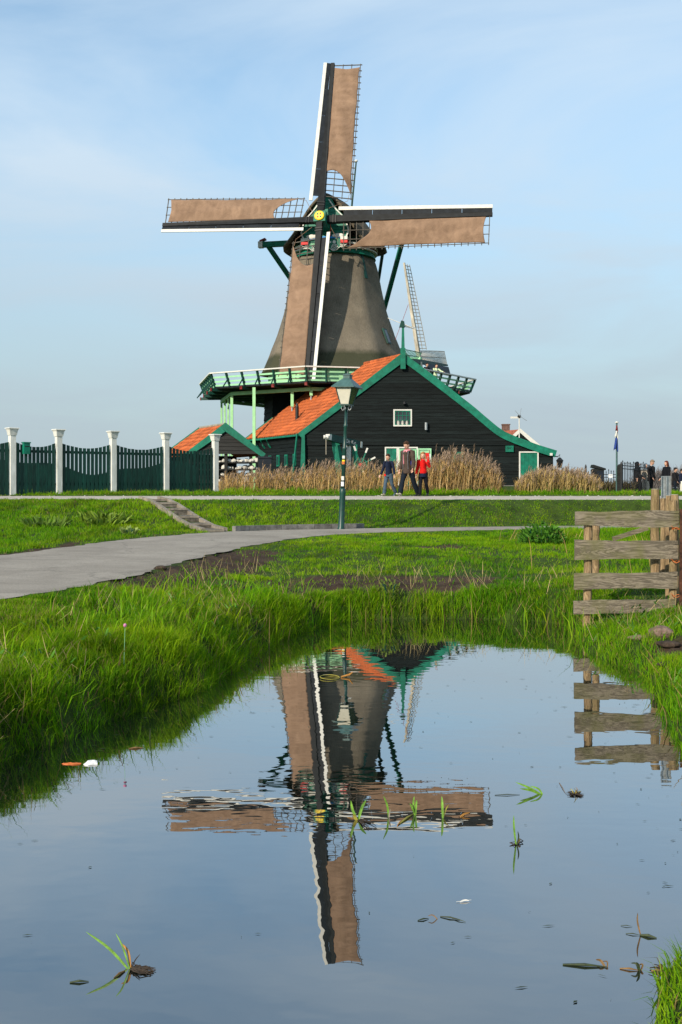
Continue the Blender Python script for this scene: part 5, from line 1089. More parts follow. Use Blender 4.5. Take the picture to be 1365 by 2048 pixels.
MB().tube([(p.x, p.y, 1.18), (p.x, p.y, fz)], [.045, .035], 10).build('pole', 'lamp_roof', flag); MB().lathe([(.085, 0), (.095, .02), (.03, .07)], (p.x, p.y, fz), 12).build('pole_cap', 'white', flag)
def fold(u, v, w0, z0, z1):
    x = p.x + .02 + (-.20 + .22 * u) * (0.6 + .4 * v) * w0; y = p.y - .06 + .06 * math.sin(u * 9 + v * 2); return Vector((x, y, z0 + (z1 - z0) * v + .06 * math.sin(u * 5) * v))
za, zb2, zc, zd = at(0, 851, 47.2).z, at(0, 862, 47.2).z, at(0, 876, 47.2).z, at(0, 901, 47.2).z
for nm, m_, z0, z1, wv in (('flag_red', 'dark_red', za, zb2, .40), ('flag_white', 'white', zb2 + .0, zc, .62), ('flag_blue', 'flag_blue', zc, zd, .80)):
    b = MB().grid(lambda u, v: fold(u, v, wv, z0, z1), 14, 6).build(nm, m_, flag, smooth=True); so = b.modifiers.new('t', 'SOLIDIFY'); so.thickness = .006
HD = 110.0; house = thing('far_house', at(1040, 985, HD), 'distant house with white gable boards, reddish roof and chimney behind the barn', 'house')
ap, el_, er_ = at(1040, 863, HD), at(1003, 893, HD), at(1077, 893, HD); back = Vector((-4, 9, 0))
MB().prism([el_, er_, Vector((er_.x, HD, 1.3)), Vector((el_.x, HD, 1.3))] , back).build('wall', 'black_board', house); MB().prism([el_ + Vector((0, .01, 0)), er_ + Vector((0, .01, 0)), ap + Vector((0, .01, -.1))], back).build('gable', 'black_board', house)
hr = MB().prism([el_ + Vector((-.2, -.1, 0)), ap + Vector((0, -.1, .1)), ap + back + UP * .1, el_ + back + Vector((-.2, 0, 0))], (0, 0, .12)).build('roof', 'old_tile', house); MB().prism([er_ + Vector((.2, -.1, 0)), ap + Vector((0, -.1, .1)), ap + back + UP * .1, er_ + back + Vector((.2, 0, 0))], (0, 0, .12)).build('roof', 'old_tile', house)
for E_, ex in ((el_, -.3), (er_, .5)): MB().prism([E_ + Vector((ex, -.2, -.15)), ap + Vector((0, -.2, .32)), ap + Vector((0, -.2, -.12)), E_ + Vector((ex * .4, -.2, -.45))], (0, .1, 0)).build('bargeboard', 'white', house)
cp_ = at(1012, 850, HD + 3); ch = MB().box((cp_.x, cp_.y, cp_.z - 1.2), (.75, .75, 2.4)).build('chimney', 'brick', house); MB().box((cp_.x, cp_.y, cp_.z + .04), (.86, .86, .1)).build('chimney_top', 'brick', ch)
GD = 92.0; g0, g1 = at(1039, 990, GD), at(1039, 834, GD); gauge = thing('wind_gauge', (g0.x, GD, 1.36), 'slender white wind gauge mast with vane and three blades behind the barn eave', 'wind gauge')
MB().tube([Vector((g0.x, GD, 1.36)), g1], .05, 8).build('mast', 'white', gauge); MB().box(at(1030, 835, GD), (.75, .04, .16)).build('vane', 'white', gauge); MB().ellipsoid(g1 + UP * .05, (.16, .3, .14)).build('rotor_hub', 'dark_iron', gauge)
for q_ in ((1030, 822), (1042, 817), (1053, 842)): MB().bar(g1 + Vector((0, -.3, .06)), at(q_[0], q_[1], GD) + Vector((0, -.3, 0)), .06, .03).build('rotor_blade', 'grey_metal', gauge)

# ------------------------------------------------------------------ second windmill far behind
M2 = 120.0; h2_ = at(838, 724, M2); RU = Vector((.38, .925, 0)); RN = Vector((.925, -.38, 0))
mill2 = thing('windmill', (h2_.x - 3, M2 + 1.2, 1.36), 'distant grey windmill seen edge-on behind the barn roof, bare lattice sails', 'windmill')
c2 = Vector((h2_.x, M2, 0)) - RN * 2.6
MB().lathe([(3.6, 1.36), (3.2, 5), (2.5, 10), (2.1, 14.1)], (c2.x, c2.y, 0), 8).build('tower', 'thatch', mill2); MB().lathe([(2.4, 14.0), (2.35, 14.7), (1.9, 16.1), (1.0, 17.0), (.2, 17.3)], (c2.x, c2.y, 0), 12).build('cap', 'cap_thatch', mill2, smooth=True)
MB().bar(h2_ - RN * 2.2, h2_ + RN * .3, .7, 1.05).build('shaft_head', 'mint', mill2)
mat('old_stock', (0.50, 0.45, 0.36), 0.8, 0.3, 1.5, (1, 1, .4), bump=.2)
for k, (ang, L_) in enumerate(((R(-4), 11.0), (R(86), 10.8), (R(176), 10.9), (R(266), 10.8))):
    er = UP * math.cos(ang) + RU * math.sin(ang); et = RU * math.cos(ang) - UP * math.sin(ang); lean = Vector((-.135, 0, 0)) if k == 0 else Vector((.1, 0, 0)) if k == 2 else Vector((0, 0, 0))
    def S2(r, t, n=0): tw_ = np.interp(r, [1, 11], [.7, .18]); return h2_ + RN * .1 + er * r + lean * r + et * (t * math.cos(tw_)) + RN * (t * math.sin(tw_)) + RN * n
    stock = MB().bar(S2(0, 0), S2(L_, 0), .55, .42, up=RN, w1=.22, h1=.18).build('sail', 'old_stock' if k in (0, 2) else 'teal_dark', mill2)
    for j in range(24): r = 1.5 + j * .4; MB().bar(S2(r, .1), S2(r, 1.2 if k != 1 else -1.75), .06, .07, up=RN).build('lattice_bar', 'pale_lath' if k != 3 else 'teal', stock)
    for t in (.6, 1.15): MB().tube([S2(r, t if k != 1 else -1.5 * t, .03) for r in np.linspace(1.4, L_ - .1, 8)], .04, 5).build('hem_lath', 'pale_lath' if k != 3 else 'teal', stock)
    if k == 1: 
        MB().prism([S2(.8, .2, .05), S2(L_, .2, .05), S2(L_, 1.25, .10), S2(.8, 1.35, .10)], RN * .08).build('leading_board', 'tar_board', stock); MB().bar(S2(.8, 1.4, .1), S2(L_, 1.3, .1), .12, .10).build('edge_strip', 'grey_wood', stock)
# hedge of bare shrubs on the right horizon
def twigs(name, n, xr_, yr_, z0, h, col, w, label, bend=.5, cat='shrub', spread=None, material='reed', kind='stuff'):
    x = rng.uniform(*xr_, n); y = rng.uniform(*yr_, n); z = np.full(n, z0) + rng.uniform(0, h * .45, n); L = h * rng.uniform(.3, .7, n)
    c = np.array(col) * rng.uniform(.6, 1.35, (n, 1)); o = blade_mesh(name, np.column_stack([x, y, z]), L, np.full(n, w), unit(rng.uniform(0, 6.28, n)), np.clip(rng.normal(bend, .25, n), .05, .95), c, material); return tag(o, label, cat, kind=kind)
twigs('far_hedge', 2600, (at(1290, 0, 95).x, at(1480, 0, 95).x), (90, 100), 1.36, 2.4, (.16, .14, .13), .06, 'pale bare hedge on the far right horizon')
twigs('railing_shrubs', 2600, (at(1170, 0, 51).x, at(1256, 0, 51).x), (49.5, 51.5), 1.18, 0.95, (.10, .085, .045), .035, 'brownish low scrub along the foot of the iron railing')

# ------------------------------------------------------------------ reeds
def reed_bed(name, pxs, tops, d0, d1, n, label, tone, seed):
    r = np.random.default_rng(seed); px = r.uniform(pxs[0], pxs[-1], n); y = r.uniform(d0, d1, n); x = (px - CX) / FPX * y; top = EYE - (np.interp(px, pxs, tops) - HZ) / FPX * y
    g = ground_z(x, y); H = np.maximum(top - g, .15) * (0.40 + .66 * r.beta(2.2, 1.6, n) + .22 * (r.uniform(size=n) < .06)); wind = np.full(n, 0.15) + r.normal(0, .7, n)
    ld = unit(wind); B = np.clip(r.normal(.16, .10, n), 0, .5); c = np.array(tone) * r.uniform(.65, 1.3, (n, 1)); base = np.column_stack([x, y, g - .02])
    parts = [(base, H, np.full(n, .018), ld, B, c)]
    tip = base + np.column_stack([ld * (H * B)[:, None], H * np.sqrt(1 - B ** 2)])
    for k in range(4):                                                   # leaves on the stems
        f = r.uniform(.12, .8, n); b2 = base + np.column_stack([ld * (H * B * f * f)[:, None], H * f * np.sqrt(1 - (B * f) ** 2)])
        cc = np.array(tone) * np.array([1.0, .93, .8]) * r.uniform(.6, 1.25, (n, 1)); gr = r.uniform(size=n) < .10; cc[gr] = np.array([.10, .14, .03]); parts.append((b2, r.uniform(.18, .42, n), np.full(n, .017), unit(r.normal(.2, 1.4, n)), np.clip(r.normal(.6, .2, n), .1, .95), cc))
    pl = r.uniform(size=n) < .62; m = pl.sum()
    for k in range(9):                                                   # feathery plumes
        bb_ = tip[pl] - np.column_stack([np.zeros((m, 2)), r.uniform(0, .16, m)]); cc = np.array([.34, .25, .175]) * r.uniform(.6, 1.45, (m, 1)); parts.append((bb_, r.uniform(.08, .20, m), np.full(m, .016), unit(r.normal(.25, .8, m)), np.clip(r.normal(.7, .2, m), .1, .95), cc))
    cat_ = [np.concatenate([p_[i] for p_ in parts]) for i in range(6)]
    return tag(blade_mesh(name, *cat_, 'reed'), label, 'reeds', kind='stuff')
reed_bed('reed_bed', [438, 470, 520, 600, 660, 720, 770, 820, 850, 880, 910, 940, 970, 990, 1003], [948, 944, 936, 934, 920, 923, 922, 916, 917, 905, 905, 910, 920, 938, 965], 37.4, 40.2, 1450, 'dry brown plumed reeds in a long row before the barn', (.54, .375, .165), 1)
reed_bed('reed_bed', [840, 870, 900, 930, 960, 985, 1000], [925, 902, 900, 905, 914, 930, 960], 37.3, 39.2, 620, 'denser clump of dry plumed reeds right of the walking family', (.48, .345, .16), 5)
reed_bed('reed_bed', [1030, 1045, 1070, 1100, 1130, 1160, 1185, 1200], [972, 948, 938, 934, 936, 940, 955, 975], 37.2, 39.6, 1200, 'straw-coloured reed clump in front of the green side door', (.52, .40, .17), 2)
# green weeds at the foot of the reeds
n = 5200; px = rng.uniform(440, 1200, n); y = rng.uniform(36.6, 38.2, n); x = (px - CX) / FPX * y
tag(blade_mesh('verge_weeds', np.column_stack([x, y, ground_z(x, y)]), rng.uniform(.08, .34, n) * (0.5 + .5 * np.clip(wob(x, y * .2, 2.2) + .5, 0, 1.2)), np.full(n, .022), unit(rng.uniform(0, 6.28, n)), np.clip(rng.normal(.5, .2, n), .1, .9), grass_col(x, y, .05, .12), 'grass'), 'green weeds along the foot of the reeds', 'weeds', kind='stuff')
# flag-leaves in the water margin at the far end of the ditch
n = 420; i = rng.integers(0, len(SHORE), n); ok = (SHORE[i, 1] > 11.0) & (SHORE[i, 0] < 2.8); i = i[ok]; n = len(i)
x = SHORE[i, 0] + rng.normal(0, .10, n); y = SHORE[i, 1] + rng.normal(-.03, .09, n); cc = grass_col(x, y, .35, .16)
tag(blade_mesh('margin_flags', np.column_stack([x, y, np.full(n, -.03)]), rng.uniform(.2, .48, n), rng.uniform(.009, .017, n), unit(rng.uniform(0, 6.28, n)), np.clip(rng.normal(.3, .18, n), .03, .8), cc, 'grass', .3), 'upright flag leaves and dry stalks in the shallow water margin', 'water plants', kind='stuff')
# pale dry stalks bending over the grass near the nettles
n = 60; x = rng.normal(3.95, .35, n); y = rng.uniform(20, 22.5, n)
tag(blade_mesh('dry_stalks', np.column_stack([x, y, ground_z(x, y)]), rng.uniform(.25, .5, n), np.full(n, .012), unit(rng.normal(-.2, .8, n)), np.clip(rng.normal(.6, .2, n), .2, .95), np.array([.42, .31, .11]) * rng.uniform(.7, 1.2, (n, 1)), 'reed'), 'bent straw-coloured stalks behind the nettle clump', 'stalks', kind='stuff')
n = 90; x = rng.normal(4.9, .7, n); y = rng.uniform(12.8, 18, n)
tag(blade_mesh('fence_stalks', np.column_stack([x, y, ground_z(x, y)]), rng.uniform(.25, .6, n), np.full(n, .010), unit(rng.normal(2.6, 1.0, n)), np.clip(rng.normal(.6, .2, n), .2, .95), np.array([.38, .27, .09]) * rng.uniform(.7, 1.2, (n, 1)), 'reed'), 'loose yellow stalks caught behind the plank fence', 'stalks', kind='stuff')

def leafy(name, label, cat, c, rad, h, n, L, W, col, bend=.6, seed=0):
    r = np.random.default_rng(seed); a = r.uniform(0, 6.28, n); rr_ = rad * np.sqrt(r.uniform(0, 1, n)); x = c[0] + rr_ * np.cos(a); y = c[1] + rr_ * np.sin(a); z = ground_z(x, y) + h * r.uniform(.1, 1, n) * (1 - .6 * (rr_ / rad) ** 2)
    cc = np.array(col) * r.uniform(.55, 1.4, (n, 1)); o = blade_mesh(name, np.column_stack([x, y, z]), L * r.uniform(.6, 1.2, n), np.full(n, W), unit(a + r.normal(0, .6, n)), np.clip(r.normal(bend, .2, n), .1, .97), cc, 'plant', .6)
    st_ = MB()
    for k in range(7):
        q = r.uniform(-.6, .6, 2) * rad; st_.tube([(c[0] + q[0] * .6, c[1] + q[1] * .6, gz(c[0], c[1])), (c[0] + q[0], c[1] + q[1], gz(c[0], c[1]) + h * .8)], .006, 4)
    t = thing(name, (c[0], c[1], gz(c[0], c[1])), label, cat); o.name = 'leaves'; o.parent = t; o.matrix_parent_inverse = Matrix.Translation(-t.location); st_.build('stems', 'teal_dark', t); return t
leafy('nettle_clump', 'dark green nettle clump in the lawn left of the plank fence', 'plant', (3.78, 20.2), .42, .42, 620, .10, .05, (.085, .23, .025), .7, 1)
leafy('dock_plant', 'large yellow-green leafy dock on the dike slope', 'plant', (-5.55, 25.2), .55, .20, 160, .26, .075, (.17, .26, .03), .75, 2)
leafy('dock_plant', 'lower leafy dock left of the big one on the dike', 'plant', (-6.6, 24.0), .5, .14, 120, .2, .06, (.13, .22, .03), .75, 3)
leafy('dock_plant', 'small pale dock by the muddy edge of the left dike slope', 'plant', (-4.55, 23.0), .16, .16, 40, .16, .06, (.26, .34, .10), .5, 4)
leafy('willowherb', 'yellowing leafy herb at the middle of the far ditch edge', 'plant', (0.62, 13.72), .16, .20, 150, .07, .025, (.14, .20, .03), .6, 5)
# clover flower in the tall grass
p = at(248, 1252, 8.2); fl = thing('clover_flower', (p.x, p.y, gz(p.x, p.y)), 'single pink clover head in the tall bank grass', 'flower')
MB().tube([(p.x, p.y, gz(p.x, p.y)), (p.x + .01, p.y, p.z)], .0013, 5).build('stem', 'mint', fl); mat('pink', (.62, .22, .40), .7, .2, 40); MB().ellipsoid((p.x + .01, p.y, p.z + .005), (.014, .014, .015), 10, 8).build('flower_head', 'pink', fl)
# broad pale leaf hanging over the bank
def strap(b, pts, w, up=Vector((0, -.3, 1))):
    """one flat, folded leaf along a line of points"""
    P = [Vector(q) for q in catmull([tuple(q) for q in pts], 5)]; m = len(P); vs_ = []
    for i, q in enumerate(P):
        t = (P[min(i + 1, m - 1)] - P[max(i - 1, 0)]).normalized(); s_ = t.cross(Vector((0, 1, 0))); s_ = s_.normalized() if s_.length > 1e-4 else Vector((1, 0, 0)); ww = w * (math.sin(math.pi * (0.12 + .88 * i / (m - 1))) ** .6) / 2
        vs_ += [q - s_ * ww, q + Vector((0, .15 * ww, 0)), q + s_ * ww]
    b.add(vs_, [(3 * i + k, 3 * i + k + 1, 3 * i + k + 4, 3 * i + k + 3) for i in range(m - 1) for k in (0, 1)])

# ------------------------------------------------------------------ floating plants and flotsam on the water
def wpt(px, py): d = EYE * FPX / (py - HZ); return at(px, py, d)
mat('leaf_green', (.14, .30, .03), .5, .3, 30); mat('leaf_dark', (.030, .045, .015), .6, .3, 30); mat('leaf_brown', (.20, .115, .04), .7, .3, 30); mat('leaf_orange', (.40, .19, .04), .7, .2, 30); mat('leaf_ochre', (.33, .29, .04), .6, .2, 30)
def sprig(base, tips, label, roots=(), flats=(), cat='floating plant', name='floating_sprig'):
    c = wpt(*base); t = thing(name, (c.x, c.y, 0), label, cat, 'sprigs floating on the ditch'); r = np.random.default_rng(int(base[0] * 7 + base[1]))
    d = c.y
    for px_, py_, w, m_ in tips:
        e = at(px_, py_, d + r.uniform(-.03, .05)); mid_ = c.lerp(e, .5) + Vector((r.normal(0, .006), 0, abs(r.normal(.004, .006)))); b = MB(); strap(b, [c - UP * .01, mid_, e], w); o = b.build('leaf', m_, t); so = o.modifiers.new('t', 'SOLIDIFY'); so.thickness = .0012
    for x0, y0, x1, y1, w, m_ in flats:
        a, e = wpt(x0, y0), wpt(x1, y1); b = MB(); b.tube([a + UP * .002, a.lerp(e, .5) + UP * (.004 + w * .2), e + UP * .002], [w * .3, w * .5, w * .15], 6); b.build('drifting_leaf', m_, t)
    for x1, y1, k_ in roots:
        for _ in range(k_):
            e = wpt(x1 + r.normal(0, 9), y1 + r.normal(0, 4)); b = MB(); b.tube([c, c.lerp(e, .5) + Vector((r.normal(0, .012), r.normal(0, .012), .008)), e + UP * .004], [.0030, .0024, .0012], 5); b.build('root', 'root', t)
    return t
sprig((262, 1938), [(172, 1863, .010, 'leaf_green'), (243, 1886, .009, 'leaf_orange'), (232, 1866, .006, 'leaf_green'), (281, 1908, .004, 'root')], 'broken green sprig with a root ball floating in the lower left', [(300, 1946, 22), (285, 1940, 12)], [(140, 1966, 178, 1964, .008, 'leaf_dark'), (250, 1943, 228, 1957, .008, 'leaf_brown')])
sprig((716, 1640), [(702, 1600, .013, 'leaf_green'), (733, 1599, .014, 'leaf_green'), (708, 1628, .016, 'leaf_ochre'), (690, 1636, .010, 'leaf_brown')], 'two-leaved green sprig under the mirrored windmill hub', [(735, 1655, 8)])
sprig((778, 1634), [(767, 1591, .010, 'leaf_green'), (782, 1618, .008, 'pale_lath')], 'single upright leaf in the mirrored right sail')
sprig((831, 1630), [(820, 1606, .009, 'leaf_green'), (829, 1592, .010, 'leaf_green'), (834, 1600, .010, 'leaf_green')], 'leafy sprig with a bent ochre stalk in the mirrored sail', (), [(800, 1648, 828, 1628, .010, 'leaf_ochre'), (795, 1652, 806, 1640, .008, 'leaf_orange')])
sprig((886, 1636), [(884, 1592, .012, 'leaf_green'), (898, 1609, .008, 'leaf_ochre')], 'dark upright sprig in the mirrored outer sail')
sprig((922, 1634), [(941, 1625, .010, 'leaf_orange')], 'short orange broken stalk at the end of the mirrored sail', (), [(922, 1634, 930, 1630, .010, 'leaf_orange')])
sprig((1087, 1588), [(1031, 1564, .012, 'leaf_green'), (1040, 1577, .014, 'leaf_green'), (1060, 1572, .010, 'leaf_green')], 'forked bright green sprig lying right of the mirrored sails', (), [(990, 1591, 1040, 1590, .005, 'leaf_dark')])
sprig((1150, 1589), [(1140, 1578, .004, 'leaf_ochre'), (1148, 1576, .004, 'leaf_ochre'), (1156, 1578, .004, 'leaf_brown'), (1163, 1582, .004, 'leaf_ochre'), (1152, 1574, .004, 'leaf_brown')], 'small brown floating tuft with a thin bent stalk', [(1160, 1590, 14), (1140, 1588, 10)], [(1119, 1566, 1132, 1588, .004, 'leaf_brown')])
sprig((1033, 1690), [(1028, 1630, .009, 'leaf_green'), (1036, 1662, .007, 'leaf_dark'), (1041, 1678, .008, 'leaf_brown')], 'tall single green leaf standing out of the water at right', [(1038, 1684, 5)])
sprig((1283, 1871), [(1276, 1825, .006, 'leaf_brown')], 'dark cross of drifting stalks in the lower right', (), [(1252, 1868, 1280, 1871, .004, 'leaf_dark'), (1280, 1871, 1314, 1877, .011, 'leaf_dark'), (1242, 1852, 1265, 1854, .003, 'leaf_dark')])
sprig((1214, 1935), [(1192, 1919, .009, 'leaf_brown'), (1206, 1922, .005, 'leaf_brown')], 'arrow-shaped drifting leaf left of the bottom right tuft', (), [(1126, 1930, 1214, 1935, .010, 'leaf_dark')])
sprig((1279, 1942), [(1262, 1926, .007, 'leaf_dark'), (1273, 1924, .008, 'leaf_dark'), (1277, 1930, .006, 'leaf_brown')], 'small star of drifting brown leaves by the bottom right tuft', (), [(1240, 1938, 1279, 1942, .007, 'leaf_brown')])
sprig((1330, 1944), [(1316, 1934, .006, 'leaf_brown')], 'line of reddish drifting debris against the bottom right tuft', [(1345, 1945, 16), (1312, 1942, 12)], [(1303, 1943, 1330, 1945, .010, 'leaf_brown')])
sprig((880, 1838), [(856, 1832, .004, 'leaf_brown')], 'thin broken stalks drifting below the mirrored sails', (), [(836, 1842, 858, 1838, .006, 'leaf_dark'), (881, 1834, 920, 1840, .006, 'leaf_dark'), (905, 1838, 932, 1845, .004, 'leaf_dark')])
sprig((300, 1478), [(301, 1456, .006, 'leaf_dark')], 'short dark stalk standing in the water off the left bank', (), [(258, 1498, 286, 1496, .012, 'leaf_brown')])
sprig((655, 1352), [], 'ring of bent yellow stem floating below the mirrored stage', (), [])
lo = bpy.data.objects[-1] if False else None
c = wpt(660, 1356); rg = thing('floating_ring', (c.x, c.y, 0), 'bent yellow stem making a ring on the mirrored tower', 'floating plant', 'sprigs floating on the ditch')
MB().tube([c + Vector((.085 * math.cos(a), .11 * math.sin(a), .003 + .008 * max(0, math.sin(a * .5)))) for a in np.linspace(.3, 6.6, 26)], .0032, 6).build('stem', 'leaf_ochre', rg)
MB().tube([c + Vector((.10, .02, .006)), c + Vector((.17, .05, .02)), c + Vector((.20, .0, .05))], [.008, .010, .004], 6).build('stem_end', 'leaf_orange', rg)
for o_ in [o for o in bpy.data.objects if o.get('label', '').startswith('ring of bent')]: bpy.data.objects.remove(o_)
# scraps
c = wpt(172, 1528); bg = thing('plastic_bag', (c.x, c.y, 0), 'crumpled white plastic scrap with an orange end floating near the left bank', 'plastic bag')
b = MB().ellipsoid((c.x + .02, c.y, .006), (.045, .03, .014), 16, 10); b.v = [tuple(Vector((c.x + .02, c.y, .004)) + (Vector(v) - Vector((c.x + .02, c.y, .004))) * (1 + .75 * mnoise.noise(Vector(v) * 26) + .4 * mnoise.noise(Vector(v) * 60)) + Vector((max(0, v[2]) * 1.2, 0, 0))) for v in b.v]; b.build('scrap', 'plastic_white', bg); b = MB().ellipsoid((c.x - .085, c.y, .001), (.06, .02, .006), 14, 8); b.v = [tuple(Vector(v) + Vector((0, 0, .006 * mnoise.noise(Vector(v) * 45)))) for v in b.v]; b.build('orange_end', 'orange', bg)
c = wpt(930, 1805); ft = thing('feather', (c.x, c.y, 0), 'small pale feather floating below the mirrored sails', 'feather'); b = MB(); strap(b, [c + Vector((-.020, 0, .003)), c + Vector((0, .008, .006)), c + Vector((.020, .010, .004))], .007); b.build('vane', 'plastic_white', ft); MB().tube([c + Vector((-.034, 0, .003)), c + Vector((.028, .012, .006))], .0008, 4).build('shaft', 'white', ft)
# flecks of duckweed and dust on the still water
n = 2600; x = rng.uniform(-2.2, 2.4, n); y = 2.6 + 10.6 * rng.uniform(0, 1, n) ** .6; ok = inside(x, y, SHORE); x, y = x[ok], y[ok]; dw_ = seg_dist(x, y, SHORE); ok = rng.uniform(size=len(x)) < np.exp(-dw_ / .45) + .06; x, y = x[ok], y[ok]; fb = MB()
for x_, y_ in zip(x, y):
    s_ = random.uniform(.003, .011); a_ = random.uniform(0, 3.14); ca, sa = math.cos(a_) * s_ * random.uniform(1, 4), math.sin(a_) * s_; fb.add([(x_ - ca, y_ - sa, .003), (x_ + sa * .5, y_ - s_ * .4, .004), (x_ + ca, y_ + sa, .003), (x_ - sa * .5, y_ + s_ * .4, .004)], [(0, 1, 2, 3)])
tag(fb.build('water_flecks', 'leaf_dark'), 'specks of leaf and duckweed scattered on the water', 'flecks', kind='stuff')
# pebbles strewn along the edge of the dike path
pbm = MB(); 
for k in range(200):
    x_ = random.uniform(-13, 14); y_ = random.choice((30.85, 34.2)) + random.gauss(0, .12); s_ = random.uniform(.008, .026); zb3 = 1.31 + .024 * (y_ - CREST) + .008
    pbm.add([(x_ - s_, y_, zb3), (x_, y_ - s_, zb3), (x_ + s_, y_, zb3), (x_, y_ + s_, zb3), (x_ + s_ * .2, y_, zb3 + s_ * .9)], [(0, 1, 4), (1, 2, 4), (2, 3, 4), (3, 0, 4)])
tag(pbm.build('path_pebbles', 'chalk'), 'pale pebbles along both edges of the dike path', 'pebbles', kind='stuff')

# ------------------------------------------------------------------ people
mat('skin', (.52, .30, .21), .55, .08, 20); mat('skin_pale', (.58, .36, .26), .55, .08, 20)
CL = {}
def cloth(name, col, rough=.85, var=.18): 
    if name not in MATS: mat(name, col, rough, var, 14, bump=.25, bscale=40, spec=.15)
    return name
def solid(b, name, m_, parent, voxel, smooth=2):
    """fuse overlapping volumes into one continuous skin"""
    o = b.build(name, m_, parent, smooth=True, local=True); r = o.modifiers.new('fuse', 'REMESH'); r.mode = 'VOXEL'; r.voxel_size = voxel; r.use_smooth_shade = True
    if smooth: s = o.modifiers.new('soften', 'SMOOTH'); s.factor = .5; s.iterations = smooth
    return o
def person(label, loc, yaw, H, legs, arms, fit, head=(0, 0), lean=0, vox=.010, group=None, crop=None):
    """legs: (thigh, knee) degrees for left and right; arms: (swing, out, elbow, elbow-turn); everything in the walker's own frame, facing -Y"""
    t = thing('person', loc, label, 'person', group); t.rotation_euler = (0, 0, R(yaw)); h = H
    def leg(sx, th, kn):
        hip = Vector((sx * .050 * h, 0, 0)); a = R(th); k = hip + Vector((sx * .008 * h, -math.sin(a), -math.cos(a))) * (.245 * h) if False else hip + Vector((sx * .006 * h, -math.sin(a) * .245 * h, -math.cos(a) * .245 * h))
        b_ = R(th - kn); an = k + Vector((0, -math.sin(b_) * .240 * h, -math.cos(b_) * .240 * h)); return hip, k, an, b_
    Ls = [leg(-1, *legs[0]), leg(1, *legs[1])]; pz = .040 * h - min(l[2].z for l in Ls)
    up_ = Vector((0, -math.sin(R(lean)), math.cos(R(lean)))); P = Vector((0, 0, pz))
    Ls = [(a + P, b + P, c + P, d) for a, b, c, d in Ls]
    def sp(f): return P + up_ * (f * h)                                   # along the spine from the hips
    sh_ = sp(.300)
    def arm(sx, sw, out, el, et=0):
        s0_ = sh_ + Vector((sx * .108 * h, 0, -.008 * h)); a, o_ = R(sw), R(out); d1_ = Vector((sx * math.sin(o_), -math.sin(a) * math.cos(o_), -math.cos(a) * math.cos(o_))); e_ = s0_ + d1_ * (.170 * h)
        a2 = R(sw + el); d2_ = Vector((sx * math.sin(o_) * (1 - .9 * et) - sx * et * .55, -math.sin(a2) * math.cos(o_), -math.cos(a2) * math.cos(o_))).normalized(); w_ = e_ + d2_ * (.145 * h); return s0_, e_, w_, d2_
    As = [arm(-1, *arms[0]), arm(1, *arms[1])]
    hc = sp(.415) + Vector((0, -.012 * h - .03 * h * math.sin(R(head[0])), 0)); HR = Matrix.Rotation(R(head[1]), 3, 'Z') @ Matrix.Rotation(R(head[0]), 3, 'X')
    hw, hd, hh = .046 * h, .056 * h, .068 * h
    if H < 1.5: hw, hd, hh = hw * 1.16, hd * 1.14, hh * 1.14
    b = MB()                                                              # body: one skin
    b.tube([sp(-.03), sp(.03), sp(.12), sp(.22), sp(.29), sp(.315)], [(.070 * h, .05 * h), (.078 * h, .056 * h), (.066 * h, .048 * h), (.078 * h, .054 * h), (.085 * h, .046 * h), (.04 * h, .03 * h)], 14)
    b.tube([sp(.28), sp(.34), hc - Vector((0, 0, .03 * h))], [.034 * h, .028 * h, .028 * h], 10)
    b.ellipsoid(hc, (hw, hd, hh), 16, 12, HR); b.ellipsoid(hc + HR @ Vector((0, -.25 * hd, -.45 * hh)), (hw * .72, hd * .72, hh * .55), 12, 8, HR)
    b.tube([hc + HR @ Vector((0, -hd * .9, hh * .10)), hc + HR @ Vector((0, -hd * 1.28, -hh * .22)), hc + HR @ Vector((0, -hd * .92, -hh * .28))], [.006 * h, .009 * h, .007 * h], 6)
    for sx in (-1, 1): b.ellipsoid(hc + HR @ Vector((sx * hw * 1.0, .1 * hd, -.05 * hh)), (.006 * h, .012 * h, .019 * h), 8, 6, HR)
    for hip, kn, an, sa in Ls:
        b.tube([hip + Vector((0, 0, .02 * h)), hip.lerp(kn, .4), kn, kn.lerp(an, .35), an], [.048 * h, .044 * h, .031 * h, .030 * h, .019 * h], 10)
    for s0_, e_, w_, d2_ in As:
        b.tube([s0_, s0_.lerp(e_, .4), e_, e_.lerp(w_, .3), w_], [.028 * h, .026 * h, .021 * h, .021 * h, .014 * h], 8)
        sd_2 = d2_.cross(Vector((0, 1, 0.01))).normalized(); pn_ = d2_.cross(sd_2).normalized()
        b.tube([w_ - d2_ * .005 * h, w_ + d2_ * .025 * h, w_ + d2_ * .052 * h], [(.014 * h, .011 * h), (.022 * h, .010 * h), (.021 * h, .009 * h)], 8)
        for k, (o_, ln) in enumerate(((-.016, .036), (-.0055, .043), (.005, .040), (.0155, .031))):
            f0 = w_ + d2_ * .050 * h + sd_2 * o_ * h; f1 = f0 + d2_ * ln * .55 * h + pn_ * .004 * h; f2 = f1 + d2_ * ln * .40 * h + pn_ * .012 * h; b.tube([f0, f1, f2], [.0058 * h, .0054 * h, .004 * h], 6)
        th0 = w_ + d2_ * .018 * h - sd_2 * .018 * h; b.tube([th0, th0 + d2_ * .018 * h - sd_2 * .014 * h, th0 + d2_ * .036 * h - sd_2 * .012 * h + pn_ * .006 * h], [.0075 * h, .0065 * h, .0045 * h], 6)
    solid(b, 'body', fit.get('skin', 'skin'), t, vox * .8, 1)
